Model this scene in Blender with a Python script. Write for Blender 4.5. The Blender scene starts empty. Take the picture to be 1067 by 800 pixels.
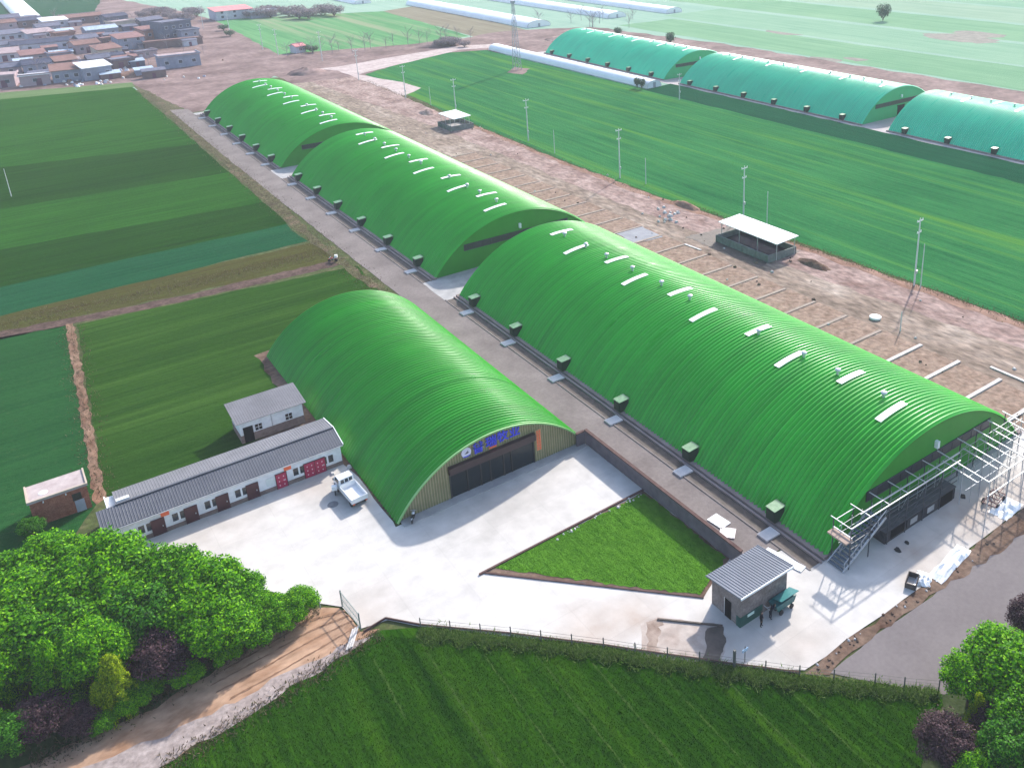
import bpy, bmesh, math, random
import numpy as np
from mathutils import Vector, Matrix
from mathutils.geometry import tessellate_polygon
R = math.radians
random.seed(7); rng = np.random.default_rng(7)
sc = bpy.context.scene
C = sc.collection

# ------------------------------------------------------------------ camera
CAM = Vector((-59.784, -48.509, 65.153)); FPX, CX, CY = 926.996, 663.715, 239.203
PITCH, ROLL, YAW = R(-20.5696), R(-1.2714), R(-36.7488)
fw = Vector((-math.sin(YAW)*math.cos(PITCH), math.cos(YAW)*math.cos(PITCH), math.sin(PITCH)))
rt0 = Vector((math.cos(YAW), math.sin(YAW), 0)); up0 = rt0.cross(fw)
rt = rt0*math.cos(ROLL) + up0*math.sin(ROLL); up = up0*math.cos(ROLL) - rt0*math.sin(ROLL)
cd = bpy.data.cameras.new('camera'); cam = bpy.data.objects.new('camera', cd); C.objects.link(cam)
cam.matrix_world = Matrix(((rt.x, up.x, -fw.x, CAM.x), (rt.y, up.y, -fw.y, CAM.y), (rt.z, up.z, -fw.z, CAM.z), (0, 0, 0, 1)))
cd.sensor_width = 36; cd.lens = 36*FPX/1067; cd.shift_x = (533.5-CX)/1067; cd.shift_y = -(400-CY)/1067
cd.clip_start = .5; cd.clip_end = 9000
sc.camera = cam

# ------------------------------------------------------------------ sky, sun, exposure
SUN_EL, SUN_AZ = R(33.5), R(28)           # azimuth of the sun in the x-y plane, from +x
w = bpy.data.worlds.new('World'); sc.world = w; w.use_nodes = True
nt = w.node_tree; bg = nt.nodes['Background']
sk = nt.nodes.new('ShaderNodeTexSky'); sk.sky_type = 'NISHITA'; sk.sun_disc = False
sk.sun_elevation = SUN_EL; sk.sun_rotation = R(90)-SUN_AZ; sk.air_density = 1.0; sk.dust_density = 1.5; sk.ozone_density = 1.0
nt.links.new(sk.outputs[0], bg.inputs[0]); bg.inputs[1].default_value = .15
sl = bpy.data.lights.new('sun', 'SUN'); sl.energy = 3.0; sl.angle = R(1.6); sl.color = (1, .95, .87)
so = bpy.data.objects.new('sun', sl); C.objects.link(so)
sv = Vector((math.cos(SUN_AZ)*math.cos(SUN_EL), math.sin(SUN_AZ)*math.cos(SUN_EL), math.sin(SUN_EL)))
so.rotation_euler = sv.to_track_quat('Z', 'Y').to_euler(); so.location = (0, 0, 200)
sc.view_settings.view_transform = 'Standard'; sc.view_settings.look = 'None'
sc.view_settings.exposure = 1.2; sc.view_settings.gamma = 1; sc.view_settings.use_curve_mapping = False
sc.render.engine = 'CYCLES'
sc.cycles.use_denoising = True; sc.cycles.max_bounces = 6; sc.cycles.diffuse_bounces = 3; sc.cycles.volume_bounces = 1
sc.cycles.transparent_max_bounces = 6; sc.cycles.volume_step_rate = 4

def at(px, py, z=0.0):
    """point of the level z seen at that place of the 1067 x 800 photograph (camera survey)"""
    q = fw + rt*((px-CX)/FPX) - up*((py-CY)/FPX)
    return CAM + q*((z-CAM.z)/q.z)

# ------------------------------------------------------------------ materials
MATS = {}
def add_joints(m, bw, bh, size, dark):
    nt = m.node_tree; L = nt.links.new; b = nt.nodes['Principled BSDF']; col = b.inputs['Base Color'].links[0].from_socket
    g = nt.nodes.new('ShaderNodeNewGeometry'); t = nt.nodes.new('ShaderNodeTexBrick'); t.offset = 0; t.inputs['Scale'].default_value = 1; t.inputs['Brick Width'].default_value = bw; t.inputs['Row Height'].default_value = bh; t.inputs['Mortar Size'].default_value = size; t.inputs['Mortar Smooth'].default_value = .6
    t.inputs['Color1'].default_value = (1, 1, 1, 1); t.inputs['Color2'].default_value = (.95, .95, .955, 1); t.inputs['Mortar'].default_value = (dark, dark, dark, 1)
    L(g.outputs['Position'], t.inputs['Vector']); mx = nt.nodes.new('ShaderNodeMix'); mx.data_type = 'RGBA'; mx.blend_type = 'MULTIPLY'; mx.inputs[0].default_value = 1; L(col, mx.inputs[6]); L(t.outputs['Color'], mx.inputs[7]); L(mx.outputs[2], b.inputs['Base Color'])
def weather_roof(m, k=.10):
    """sheet-to-sheet tint, rain streaks down the curve, slightly uneven gloss"""
    nt = m.node_tree; L = nt.links.new; b = nt.nodes['Principled BSDF']; col = b.inputs['Base Color'].links[0].from_socket; g = nt.nodes.new('ShaderNodeNewGeometry'); oi = nt.nodes.new('ShaderNodeObjectInfo')
    def noise(sc, st, d=5):
        mp = nt.nodes.new('ShaderNodeMapping'); mp.inputs['Scale'].default_value = st; L(g.outputs['Position'], mp.inputs[0]); n = nt.nodes.new('ShaderNodeTexNoise'); n.inputs['Scale'].default_value = sc; n.inputs['Detail'].default_value = d; L(mp.outputs[0], n.inputs['Vector']); return n.outputs['Fac']
    for src, a in ((noise(.9, (.06, 1.2, .06)), k*1.6), (noise(.12, (1, 1, 1)), k), (oi.outputs['Random'], k*.6)):
        mr = nt.nodes.new('ShaderNodeMapRange'); mr.inputs[1].default_value = .25; mr.inputs[2].default_value = .75; mr.inputs[3].default_value = 1-a; mr.inputs[4].default_value = 1+a; L(src, mr.inputs[0])
        mx = nt.nodes.new('ShaderNodeMix'); mx.data_type = 'RGBA'; mx.blend_type = 'MULTIPLY'; mx.inputs[0].default_value = 1; L(col, mx.inputs[6]); L(mr.outputs[0], mx.inputs[7]); col = mx.outputs[2]
    L(col, b.inputs['Base Color'])
    mr = nt.nodes.new('ShaderNodeMapRange'); mr.inputs[1].default_value = .3; mr.inputs[2].default_value = .7; mr.inputs[3].default_value = .26; mr.inputs[4].default_value = .44; L(noise(.5, (.2, 1.5, .2)), mr.inputs[0]); L(mr.outputs[0], b.inputs['Roughness'])
def add_stain(m, spots, c):
    """dust trodden onto a surface: soft-edged brown blots at given places (x, y, radius, strength)"""
    nt = m.node_tree; L = nt.links.new; b = nt.nodes['Principled BSDF']; col = b.inputs['Base Color'].links[0].from_socket
    g = nt.nodes.new('ShaderNodeNewGeometry'); n = nt.nodes.new('ShaderNodeTexNoise'); n.inputs['Scale'].default_value = .35; n.inputs['Detail'].default_value = 6; L(g.outputs['Position'], n.inputs['Vector'])
    for x, y, r, k in spots:
        d = nt.nodes.new('ShaderNodeVectorMath'); d.operation = 'DISTANCE'; L(g.outputs['Position'], d.inputs[0]); d.inputs[1].default_value = (x, y, .08)
        mr = nt.nodes.new('ShaderNodeMapRange'); mr.inputs[1].default_value = r; mr.inputs[2].default_value = 0; mr.inputs[3].default_value = 0; mr.inputs[4].default_value = k*2; L(d.outputs['Value'], mr.inputs[0])
        mu = nt.nodes.new('ShaderNodeMath'); mu.operation = 'MULTIPLY'; mu.use_clamp = True; L(mr.outputs[0], mu.inputs[0]); L(n.outputs['Fac'], mu.inputs[1])
        mx = nt.nodes.new('ShaderNodeMix'); mx.data_type = 'RGBA'; L(mu.outputs[0], mx.inputs[0]); L(col, mx.inputs[6]); mx.inputs[7].default_value = (*c, 1); col = mx.outputs[2]
    L(col, b.inputs['Base Color'])
def _ramp(nt, stops):
    r = nt.nodes.new('ShaderNodeValToRGB'); e = r.color_ramp.elements
    while len(e) < len(stops): e.new(.5)
    for k, (p, c) in enumerate(stops): e[k].position = p; e[k].color = (*c, 1)
    return r
def mat(name, c1, c2=None, scale=1.0, rough=.8, bump=0.0, bscale=None, detail=4, stretch=(1, 1, 1), metal=0.0, spec=None, world=True, fine=None, c3=None):
    if name in MATS: return MATS[name]
    m = bpy.data.materials.new(name); m.use_nodes = True; nt = m.node_tree; b = nt.nodes['Principled BSDF']
    b.inputs['Roughness'].default_value = rough; b.inputs['Metallic'].default_value = metal
    if spec is None and rough >= .85: spec = .08
    if spec is not None: b.inputs['Specular IOR Level'].default_value = spec
    if c2 is None: c2 = tuple(x*.82 for x in c1)
    g = nt.nodes.new('ShaderNodeNewGeometry') if world else nt.nodes.new('ShaderNodeTexCoord')
    mp = nt.nodes.new('ShaderNodeMapping'); mp.inputs['Scale'].default_value = stretch
    nt.links.new(g.outputs['Position' if world else 'Object'], mp.inputs[0])
    n = nt.nodes.new('ShaderNodeTexNoise'); n.inputs['Scale'].default_value = scale; n.inputs['Detail'].default_value = detail; n.inputs['Roughness'].default_value = .62
    nt.links.new(mp.outputs[0], n.inputs['Vector'])
    st = [(.32, c1), (.68, c2)] if c3 is None else [(.28, c1), (.5, c3), (.72, c2)]
    r = _ramp(nt, st); nt.links.new(n.outputs['Fac'], r.inputs[0]); col = r.outputs[0]
    if fine:
        n2 = nt.nodes.new('ShaderNodeTexNoise'); n2.inputs['Scale'].default_value = fine[0]; n2.inputs['Detail'].default_value = 3
        nt.links.new(mp.outputs[0], n2.inputs['Vector'])
        r2 = _ramp(nt, [(.3, (1-fine[1],)*3), (.7, (1+fine[1],)*3)]); nt.links.new(n2.outputs['Fac'], r2.inputs[0])
        mx = nt.nodes.new('ShaderNodeMix'); mx.data_type = 'RGBA'; mx.blend_type = 'MULTIPLY'; mx.inputs[0].default_value = 1
        nt.links.new(col, mx.inputs[6]); nt.links.new(r2.outputs[0], mx.inputs[7]); col = mx.outputs[2]
    nt.links.new(col, b.inputs['Base Color'])
    if bump:
        nb = nt.nodes.new('ShaderNodeTexNoise'); nb.inputs['Scale'].default_value = bscale or scale*4; nb.inputs['Detail'].default_value = 5
        nt.links.new(mp.outputs[0], nb.inputs['Vector'])
        bp = nt.nodes.new('ShaderNodeBump'); bp.inputs['Strength'].default_value = 1; bp.inputs['Distance'].default_value = bump
        nt.links.new(nb.outputs['Fac'], bp.inputs['Height']); nt.links.new(bp.outputs[0], b.inputs['Normal'])
    MATS[name] = m; return m

def field_mat(name, dark, light, axis='x', pitch=3.0, yellow=None, bare=None, amount=.5, fleck=.0):
    """sown field: rows along one world axis, patches, specks of soil"""
    if name in MATS: return MATS[name]
    m = bpy.data.materials.new(name); m.use_nodes = True; nt = m.node_tree; b = nt.nodes['Principled BSDF']; L = nt.links.new
    b.inputs['Roughness'].default_value = 1; b.inputs['Specular IOR Level'].default_value = 0
    g = nt.nodes.new('ShaderNodeNewGeometry')
    def noise(scale, stretch=(1, 1, 1), detail=4):
        mp = nt.nodes.new('ShaderNodeMapping'); mp.inputs['Scale'].default_value = stretch; L(g.outputs['Position'], mp.inputs[0])
        n = nt.nodes.new('ShaderNodeTexNoise'); n.inputs['Scale'].default_value = scale; n.inputs['Detail'].default_value = detail; n.inputs['Roughness'].default_value = .65
        L(mp.outputs[0], n.inputs['Vector']); return n.outputs['Fac']
    along = (.03, 1, 1) if axis == 'x' else (1, .03, 1)      # rows run along this axis
    rows = noise(1.0/pitch, along, 6); patch = noise(.035, (1, 1, 1), 5); fine = noise(1.6, (.55, 1, 1) if axis == 'x' else (1, .55, 1), 5)
    def math_(op, a, bb):
        n = nt.nodes.new('ShaderNodeMath'); n.operation = op
        for i, x in enumerate((a, bb)):
            if isinstance(x, (int, float)): n.inputs[i].default_value = x
            else: L(x, n.inputs[i])
        return n.outputs[0]
    bands = noise(.16/pitch, along, 3); hair = noise(3.2/pitch, along, 3)
    s = math_('ADD', math_('MULTIPLY', rows, amount*.5), math_('ADD', math_('MULTIPLY', bands, .12), math_('ADD', math_('MULTIPLY', hair, amount*.45+.10), math_('ADD', math_('MULTIPLY', patch, .18), math_('MULTIPLY', fine, .6-amount*.95)))))
    r = _ramp(nt, [(.40, dark), (.60, light)]); L(s, r.inputs[0]); col = r.outputs[0]
    def over(col, fac, c):
        mx = nt.nodes.new('ShaderNodeMix'); mx.data_type = 'RGBA'; L(fac, mx.inputs[0]); L(col, mx.inputs[6]); mx.inputs[7].default_value = (*c, 1); return mx.outputs[2]
    if yellow:
        y = noise(.5/pitch, along, 4); rr = _ramp(nt, [(.52, (0, 0, 0)), (.68, (.8, .8, .8))]); L(y, rr.inputs[0]); col = over(col, rr.outputs[0], yellow)
    if bare:
        y = noise(.9, (1, 1, 1), 6); rr = _ramp(nt, [(.60, (0, 0, 0)), (.72, (.7, .7, .7))]); L(y, rr.inputs[0]); col = over(col, rr.outputs[0], bare)
    L(col, b.inputs['Base Color'])
    bp = nt.nodes.new('ShaderNodeBump'); bp.inputs['Distance'].default_value = .22; L(noise(2.2, (.4, 1, 1) if axis == 'x' else (1, .4, 1), 5), bp.inputs['Height']); L(bp.outputs[0], b.inputs['Normal'])
    MATS[name] = m; return m

def leaf_mat(name, cols, trans=.35, rough=.55):
    if name in MATS: return MATS[name]
    m = bpy.data.materials.new(name); m.use_nodes = True; nt = m.node_tree; b = nt.nodes['Principled BSDF']; L = nt.links.new
    g = nt.nodes.new('ShaderNodeNewGeometry')
    r = _ramp(nt, [(i/(len(cols)-1), c) for i, c in enumerate(cols)]); L(g.outputs['Random Per Island'], r.inputs[0])
    L(r.outputs[0], b.inputs['Base Color']); b.inputs['Roughness'].default_value = rough; b.inputs['Specular IOR Level'].default_value = .14 if rough < .6 else 0
    t = nt.nodes.new('ShaderNodeBsdfTranslucent'); L(r.outputs[0], t.inputs[0])
    ms = nt.nodes.new('ShaderNodeMixShader'); ms.inputs[0].default_value = trans
    L(b.outputs[0], ms.inputs[1]); L(t.outputs[0], ms.inputs[2]); L(ms.outputs[0], nt.nodes['Material Output'].inputs[0])
    MATS[name] = m; return m

def glass_mat(name, c, rough=.08):
    m = mat(name, c, c, 1, rough, spec=.8); return m

# ------------------------------------------------------------------ mesh helpers
class MB:
    def __init__(s): s.v = []; s.f = []
    def add(s, vs, fs):
        o = len(s.v); s.v += [tuple(v) for v in vs]; s.f += [tuple(i+o for i in f) for f in fs]; return s
    def box(s, x0, x1, y0, y1, z0, z1):
        return s.add([(x0, y0, z0), (x1, y0, z0), (x1, y1, z0), (x0, y1, z0), (x0, y0, z1), (x1, y0, z1), (x1, y1, z1), (x0, y1, z1)],
                     [(0, 3, 2, 1), (4, 5, 6, 7), (0, 1, 5, 4), (1, 2, 6, 5), (2, 3, 7, 6), (3, 0, 4, 7)])
    def bar(s, a, b, wd, ht=None):
        """square bar between two points"""
        a = Vector(a); b = Vector(b); d = (b-a).normalized(); ht = ht or wd
        u = d.cross(Vector((0, 0, 1)));
        if u.length < 1e-3: u = Vector((1, 0, 0))
        u.normalize(); v = u.cross(d); u *= wd/2; v *= ht/2
        return s.add([a-u-v, a+u-v, a+u+v, a-u+v, b-u-v, b+u-v, b+u+v, b-u+v], [(0, 1, 2, 3), (7, 6, 5, 4), (0, 4, 5, 1), (1, 5, 6, 2), (2, 6, 7, 3), (3, 7, 4, 0)])
    def tube(s, a, b, r0, r1=None, n=8):
        a = Vector(a); b = Vector(b); r1 = r0 if r1 is None else r1; d = (b-a).normalized(); u = d.cross(Vector((0, 0, 1)))
        if u.length < 1e-3: u = Vector((1, 0, 0))
        u.normalize(); v = d.cross(u); vs = []
        for p, r in ((a, r0), (b, r1)):
            for k in range(n):
                t = 2*math.pi*k/n; vs.append(p+u*(r*math.cos(t))+v*(r*math.sin(t)))
        return s.add(vs, [(k, (k+1) % n, n+(k+1) % n, n+k) for k in range(n)]+[tuple(range(n-1, -1, -1)), tuple(range(n, 2*n))])
    def lathe(s, c, prof, n=12, axis='z'):
        vs = []; fs = []
        for r, z in prof:
            for k in range(n):
                t = 2*math.pi*k/n; x, y = r*math.cos(t), r*math.sin(t)
                p = (x, y, z) if axis == 'z' else ((z, x, y) if axis == 'x' else (x, z, y))
                vs.append((c[0]+p[0], c[1]+p[1], c[2]+p[2]))
        for i in range(len(prof)-1):
            for k in range(n): fs.append((i*n+k, i*n+(k+1) % n, (i+1)*n+(k+1) % n, (i+1)*n+k))
        fs += [tuple(range(n-1, -1, -1)), tuple((len(prof)-1)*n+k for k in range(n))]
        return s.add(vs, fs)
    def prism(s, poly, z0, z1):
        n = len(poly); tri = tessellate_polygon([[Vector((p[0], p[1], 0)) for p in poly]])
        vs = [(p[0], p[1], z0) for p in poly]+[(p[0], p[1], z1) for p in poly]
        return s.add(vs, [tuple(n+i for i in t) for t in tri]+[tuple(reversed(t)) for t in tri]+[(i, (i+1) % n, n+(i+1) % n, n+i) for i in range(n)])
    def prism_y(s, poly, y0, y1):
        """polygon given in x-z, pushed along y"""
        n = len(poly); tri = tessellate_polygon([[Vector((p[0], p[1], 0)) for p in poly]])
        vs = [(p[0], y0, p[1]) for p in poly]+[(p[0], y1, p[1]) for p in poly]
        return s.add(vs, [tuple(t) for t in tri]+[tuple(n+i for i in reversed(t)) for t in tri]+[(i, n+i, n+(i+1) % n, (i+1) % n) for i in range(n)])
    def mesh(s, name, m, smooth=False, fix=True):
        me = bpy.data.meshes.new(name); me.from_pydata(s.v, [], s.f)
        if fix:
            bm = bmesh.new(); bm.from_mesh(me); bmesh.ops.recalc_face_normals(bm, faces=bm.faces); bm.to_mesh(me); bm.free()
        if smooth: me.polygons.foreach_set('use_smooth', [True]*len(me.polygons))
        if m: me.materials.append(m)
        me.update(); return me
    def build(s, name, m, parent=None, smooth=False, fix=True):
        return link(name, s.mesh(name, m, smooth, fix), parent)

def link(name, me, parent=None):
    o = bpy.data.objects.new(name, me); C.objects.link(o)
    if parent: o.parent = parent
    return o
def tag(o, label=None, cat=None, group=None, kind=None):
    if label: o['label'] = label
    if cat: o['category'] = cat
    if group: o['group'] = group
    if kind: o['kind'] = kind
    return o
def thing(name, label, cat, loc=(0, 0, 0), rz=0, group=None):
    o = bpy.data.objects.new(name, None); C.objects.link(o); o.location = loc; o.rotation_euler = (0, 0, rz); o.empty_display_size = .5
    return tag(o, label, cat, group)
def copy_tree(o, parent=None):
    c = o.copy(); C.objects.link(c); c.parent = parent
    for ch in list(o.children): copy_tree(ch, c)
    return c
def B(name, m, parent, *a): return MB().box(*a).build(name, m, parent)

def sheet(name, pts, z, m, jit=0.0, step=4.0, seed=1, kind='structure', thick=0.0):
    """flat piece of ground with a slightly ragged outline"""
    r = random.Random(seed); P = []
    n = len(pts)
    for i in range(n):
        a = Vector(pts[i][:2]); b = Vector(pts[(i+1) % n][:2]); k = max(1, int((b-a).length/step)) if jit else 1
        k = min(k, 120)
        for j in range(k):
            p = a.lerp(b, j/k)
            if jit: p = p+Vector((r.uniform(-jit, jit), r.uniform(-jit, jit)))
            P.append(p)
    mb = MB()
    if thick: mb.prism([(p.x, p.y) for p in P], z-thick, z)
    else:
        tri = tessellate_polygon([[Vector((p.x, p.y, 0)) for p in P]]); mb.add([(p.x, p.y, z) for p in P], [tuple(t) for t in tri])
    o = mb.build(name, m)
    if not thick and o.data.polygons[0].normal.z < 0: o.data.flip_normals()
    return tag(o, kind=kind)
def A(*px): return [at(*p) for p in px]

# ------------------------------------------------------------------ colours
concrete = mat('concrete_bright', (.40, .37, .34), (.56, .53, .50), .05, .85, .01, 3, 14, fine=(.5, .10), c3=(.52, .49, .46))
add_stain(concrete, [(-24.5, 7.5, 5, .55), (-20, 6, 4, .6), (-41, 23, 6, .35), (-16, -1, 4, .4), (-10, -6, 5, .3), (-50, 46, 9, .25), (18, -6, 8, .6), (8, -5, 6, .45), (26, -8, 7, .6), (-38, 46, 4, .35)], (.34, .245, .185))
add_joints(concrete, 6.2, 5.2, .03, .86)
concrete_grey = mat('concrete_grey', (.30, .29, .29), (.42, .40, .39), .5, .85, .02, 4)
asphalt = mat('asphalt_dusty', (.155, .135, .135), (.195, .172, .170), .12, .92, .01, 6, 6, fine=(2.5, .06))
access = mat('road_dusty_concrete', (.155, .13, .122), (.225, .192, .18), .18, .92, .02, 5, 6, fine=(2.2, .10))
soil = mat('soil_brown', (.085, .048, .034), (.20, .14, .105), .22, .95, .12, 1.6, 8, fine=(1.4, .28))
soil_red = mat('soil_reddish', (.17, .09, .062), (.30, .19, .145), .3, .95, .10, 1.5, 8, stretch=(1, .35, 1), fine=(1.0, .25))
soil_pink = mat('soil_pinkish_track', (.17, .105, .09), (.36, .265, .235), .22, .95, .2, 1.2, 9, stretch=(1, .6, 1), fine=(1.0, .34))
soil_far = mat('soil_village', (.11, .068, .062), (.27, .19, .175), .07, .95, .1, .5, 8, fine=(.5, .22))
weeds = mat('dry_weeds', (.065, .048, .028), (.16, .105, .075), .35, .95, .18, 1.8, 8, fine=(1.5, .35), c3=(.09, .085, .04))
mud = mat('mud_dark', (.05, .037, .03), (.11, .08, .065), .8, .75, .05, 2, 6)
roofgreen = mat('roof_green_paint', (.022, .33, .018), (.027, .355, .023), .06, .26, 0, spec=.32)
roofgreen2 = mat('roof_green_paint_darker', (.018, .25, .009), (.023, .275, .012), .06, .26, 0, spec=.32)  # darker green for the shorter hall
weather_roof(roofgreen); weather_roof(roofgreen2)
gablegreen = mat('gable_green_sheet', (.016, .22, .010), (.020, .25, .013), .5, .5)
white = mat('white_paint', (.74, .74, .74), (.80, .80, .80), .7, .6)
offwhite = mat('offwhite_wall', (.68, .68, .70), (.80, .80, .80), .5, .8, fine=(2, .05))
skylight = mat('skylight_sheet', (.76, .78, .76), (.82, .83, .80), .4, .45)
steel = mat('galvanised_steel', (.45, .46, .48), (.58, .58, .60), 2, .45, metal=.5)
darksteel = mat('dark_steel', (.04, .045, .055), (.075, .08, .095), 1.5, .5, metal=.3)
darkglass = glass_mat('dark_glass', (.012, .020, .026), .06)
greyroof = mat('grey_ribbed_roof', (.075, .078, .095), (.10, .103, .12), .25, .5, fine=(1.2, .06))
greyroof_rear = mat('grey_roof_lighter', (.135, .13, .14), (.175, .168, .18), .25, .6, fine=(1.2, .06))  # lighter grey for the rear slope and the shed roof
brick = mat('brick_red', (.24, .085, .055), (.37, .15, .095), 1.6, .9, .02, 8, 8, fine=(7, .3))
brickgrey = mat('brick_grey', (.16, .13, .12), (.25, .21, .20), 1.3, .9, .02, 8, 8, fine=(5, .2))
brickbase = mat('brick_base_brown', (.17, .12, .105), (.27, .20, .18), 1.5, .9, .02, 6)
doorred = mat('door_dark_red', (.055, .012, .016), (.085, .018, .022), 1.4, .5)
doorpink = mat('door_crimson', (.34, .012, .05), (.45, .02, .08), 1.1, .5)
orange = mat('orange_paper', (.80, .13, .05), (.86, .17, .06), 2, .7)
tan = mat('tan_cladding', (.30, .25, .15), (.40, .335, .21), .7, .6)
tan2 = mat('olive_cladding_rib', (.17, .165, .07), (.22, .21, .095), .7, .6)
brownsteel = mat('brown_header', (.030, .015, .018), (.045, .022, .025), 1.5, .45)
blue = mat('blue_letters', (.02, .035, .55), (.025, .045, .62), 1, .4)
teal = mat('teal_paint', (.012, .09, .095), (.02, .13, .13), 2, .45)
darkgreen = mat('dark_green_paint', (.012, .065, .05), (.02, .09, .07), 2, .5)
black = mat('black_rubber', (.012, .012, .013), (.02, .02, .021), 3, .7)
lidgreen = mat('lid_pale_green', (.05, .16, .06), (.16, .29, .15), 2, .45)
polec = mat('concrete_pole', (.50, .50, .50), (.62, .61, .60), 1, .8)
film = mat('white_film', (.70, .70, .72), (.80, .80, .81), .12, .35, .06, 1.2)
blackhole = mat('dark_interior', (.008, .008, .009), (.012, .012, .013), 1, .9)

# ------------------------------------------------------------------ ground and its sheets
gmat = field_mat('farmland_far_hazed', (.19, .31, .23), (.31, .42, .33), 'y', 14, bare=None, amount=.35)  # distant haze put into this pale, bluish base colour
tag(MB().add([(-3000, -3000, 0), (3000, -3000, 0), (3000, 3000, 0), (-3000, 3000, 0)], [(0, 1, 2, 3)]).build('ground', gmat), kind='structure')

sheet('earth', [Vector((-160, -120, 0)), Vector((70, -120, 0)), Vector((64, 310, 0)), Vector((20, 330, 0)), Vector((-160, 350, 0))], .006, mat('earth_base', (.06, .05, .025), (.12, .10, .055), .25, .95, .1, 1.5, 8, fine=(1.3, .3), c3=(.06, .08, .025)), .5, 6, 99)
f_left1 = field_mat('field_wheat_light', (.010, .052, .006), (.026, .102, .012), 'x', 2.2)
f_left2 = field_mat('field_wheat_dark', (.007, .032, .004), (.017, .064, .008), 'x', 2.0)
f_left3 = field_mat('field_wheat_bluish', (.006, .050, .020), (.016, .085, .034), 'x', 2.4)
f_mid = field_mat('field_plot_middle', (.012, .042, .005), (.030, .080, .010), 'x', 1.8, yellow=(.045, .10, .016))
f_far_l = field_mat('field_plot_left', (.009, .052, .014), (.020, .085, .022), 'x', 3.0, bare=(.06, .085, .035))
f_front = field_mat('field_front', (.006, .034, .0008), (.026, .086, .002), 'y', 2.0, yellow=(.040, .10, .004), amount=.55)
f_right = field_mat('field_right', (.010, .088, .030), (.042, .185, .055), 'y', 2.6, yellow=(.08, .20, .03), bare=(.075, .14, .05))
f_strip = field_mat('field_strip_dark', (.005, .050, .024), (.012, .080, .036), 'y', 2.0)
lawn = field_mat('lawn', (.042, .13, .008), (.095, .235, .020), 'y', 5, bare=(.05, .145, .012), amount=.2)

# left fields
sheet('field', A((0, 104), (138, 91), (207, 151), (0, 178))+[Vector((-95, 255, 0)), Vector((-110, 352, 0))], .03, f_left1, .25, 5, 1)
sheet('field', A((0, 175), (206, 150), (239, 180), (0, 218))+[Vector((-95, 195, 0)), Vector((-95, 240, 0))], .04, f_left2, .3, 5, 2)
sheet('field', A((0, 215), (237, 178), (276, 213), (0, 264))+[Vector((-95, 158, 0)), Vector((-95, 190, 0))], .03, f_left1, .3, 5, 3)
sheet('field', A((0, 260), (275, 211), (299, 233.5), (0, 299))+[Vector((-95, 140, 0)), Vector((-95, 160, 0))], .042, f_left2, .3, 5, 4)
sheet('field', A((0, 296), (297, 232), (320, 252), (0, 329))+[Vector((-95, 125, 0)), Vector((-95, 140, 0))], .035, f_left3, .3, 4, 5)
sheet('field_margin', A((0, 326), (330, 252), (348, 272), (70, 333), (0, 347))+[Vector((-95, 119, 0)), Vector((-95, 127, 0))], .02, field_mat('field_margin_mixed', (.055, .042, .016), (.075, .085, .022), 'x', 1.2, bare=(.11, .08, .05)), .5, 3, 6)
sheet('ditch', A((0, 346), (70, 332), (200, 306), (348, 271), (352, 277), (200, 312), (70, 339), (0, 354))+[Vector((-95, 115, 0)), Vector((-95, 119, 0))], .03, mat('ditch_soil', (.05, .03, .024), (.125, .08, .066), .5, .95, .1, 2, 8, fine=(1.5, .3)), .35, 1.5, 106)
sheet('field', A((80, 338), (372, 277), (402, 310), (300, 430), (260, 500), (110, 517)), .034, f_mid, .25, 3, 7)
sheet('field', A((0, 352), (68, 339), (103, 520), (60, 590), (0, 640))+[Vector((-100, 60, 0)), Vector((-110, 120, 0))], .03, f_far_l, .25, 3, 8)
sheet('path', A((68.5, 338), (77, 337), (110, 518), (99, 526)), .045, mat('path_soil', (.13, .065, .04), (.27, .175, .12), .6, .95, .08, 2, 8, stretch=(1, .4, 1), fine=(1.5, .3)), .22, 1.0, 9)
sheet('ditch_path', [Vector((-33.5, 84, 0)), Vector((-8.5, 84, 0)), Vector((-8.2, 40, 0)), Vector((-12, 36, 0)), Vector((-33.5, 36, 0))], .02, soil, .4, 3, 10)
sheet('service_strip', [Vector((-44.5, 47, 0)), Vector((-33, 47, 0)), Vector((-32, 85, 0)), Vector((-34.2, 85, 0)), Vector((-34.8, 62, 0)), Vector((-43.2, 60, 0))], .04, soil, .25, 2, 11)
# village and far-left earth
sheet('village_ground', A((-60, 104), (0, 99), (138, 87), (150, 96), (197, 118), (214, 115), (285, 80), (360, 108), (440, 78), (345, 66), (290, 52), (225, 22), (190, 12), (115, -2), (0, 4))+[Vector((-90, 640, 0)), Vector((-120, 360, 0))], .012, soil_far, 1.2, 8, 12)
sheet('field_margin', A((0, 97), (138, 86), (141, 91), (0, 105))+[Vector((-100, 352, 0)), Vector((-100, 366, 0))], .026, field_mat('margin_pale_grass', (.07, .125, .045), (.14, .20, .085), 'x', 2), .4, 3, 401)
sheet('village_lane', A((288, 57), (430, 45), (500, 39), (522, 47), (372, 79), (340, 69)), .018, soil_far, .8, 6, 402)
sheet('field', A((0, -2), (110, -10), (98, 14), (0, 21))+[Vector((-110, 700, 0)), Vector((-110, 900, 0))], .02, f_left3, .6, 10, 13)
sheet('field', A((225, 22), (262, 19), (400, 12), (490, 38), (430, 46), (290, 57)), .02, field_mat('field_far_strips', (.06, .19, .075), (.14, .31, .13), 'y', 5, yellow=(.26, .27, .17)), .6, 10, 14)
sheet('field', A((398, 12), (440, 5), (560, 34), (500, 40)), .022, field_mat('field_far_brown', (.17, .14, .10), (.26, .24, .17), 'y', 4), .6, 10, 15)
sheet('road_verge', A((138, 88), (152, 94), (197, 117), (345, 262), (400, 302), (385, 300), (330, 258)), .05, weeds, .45, 3, 16)
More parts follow.
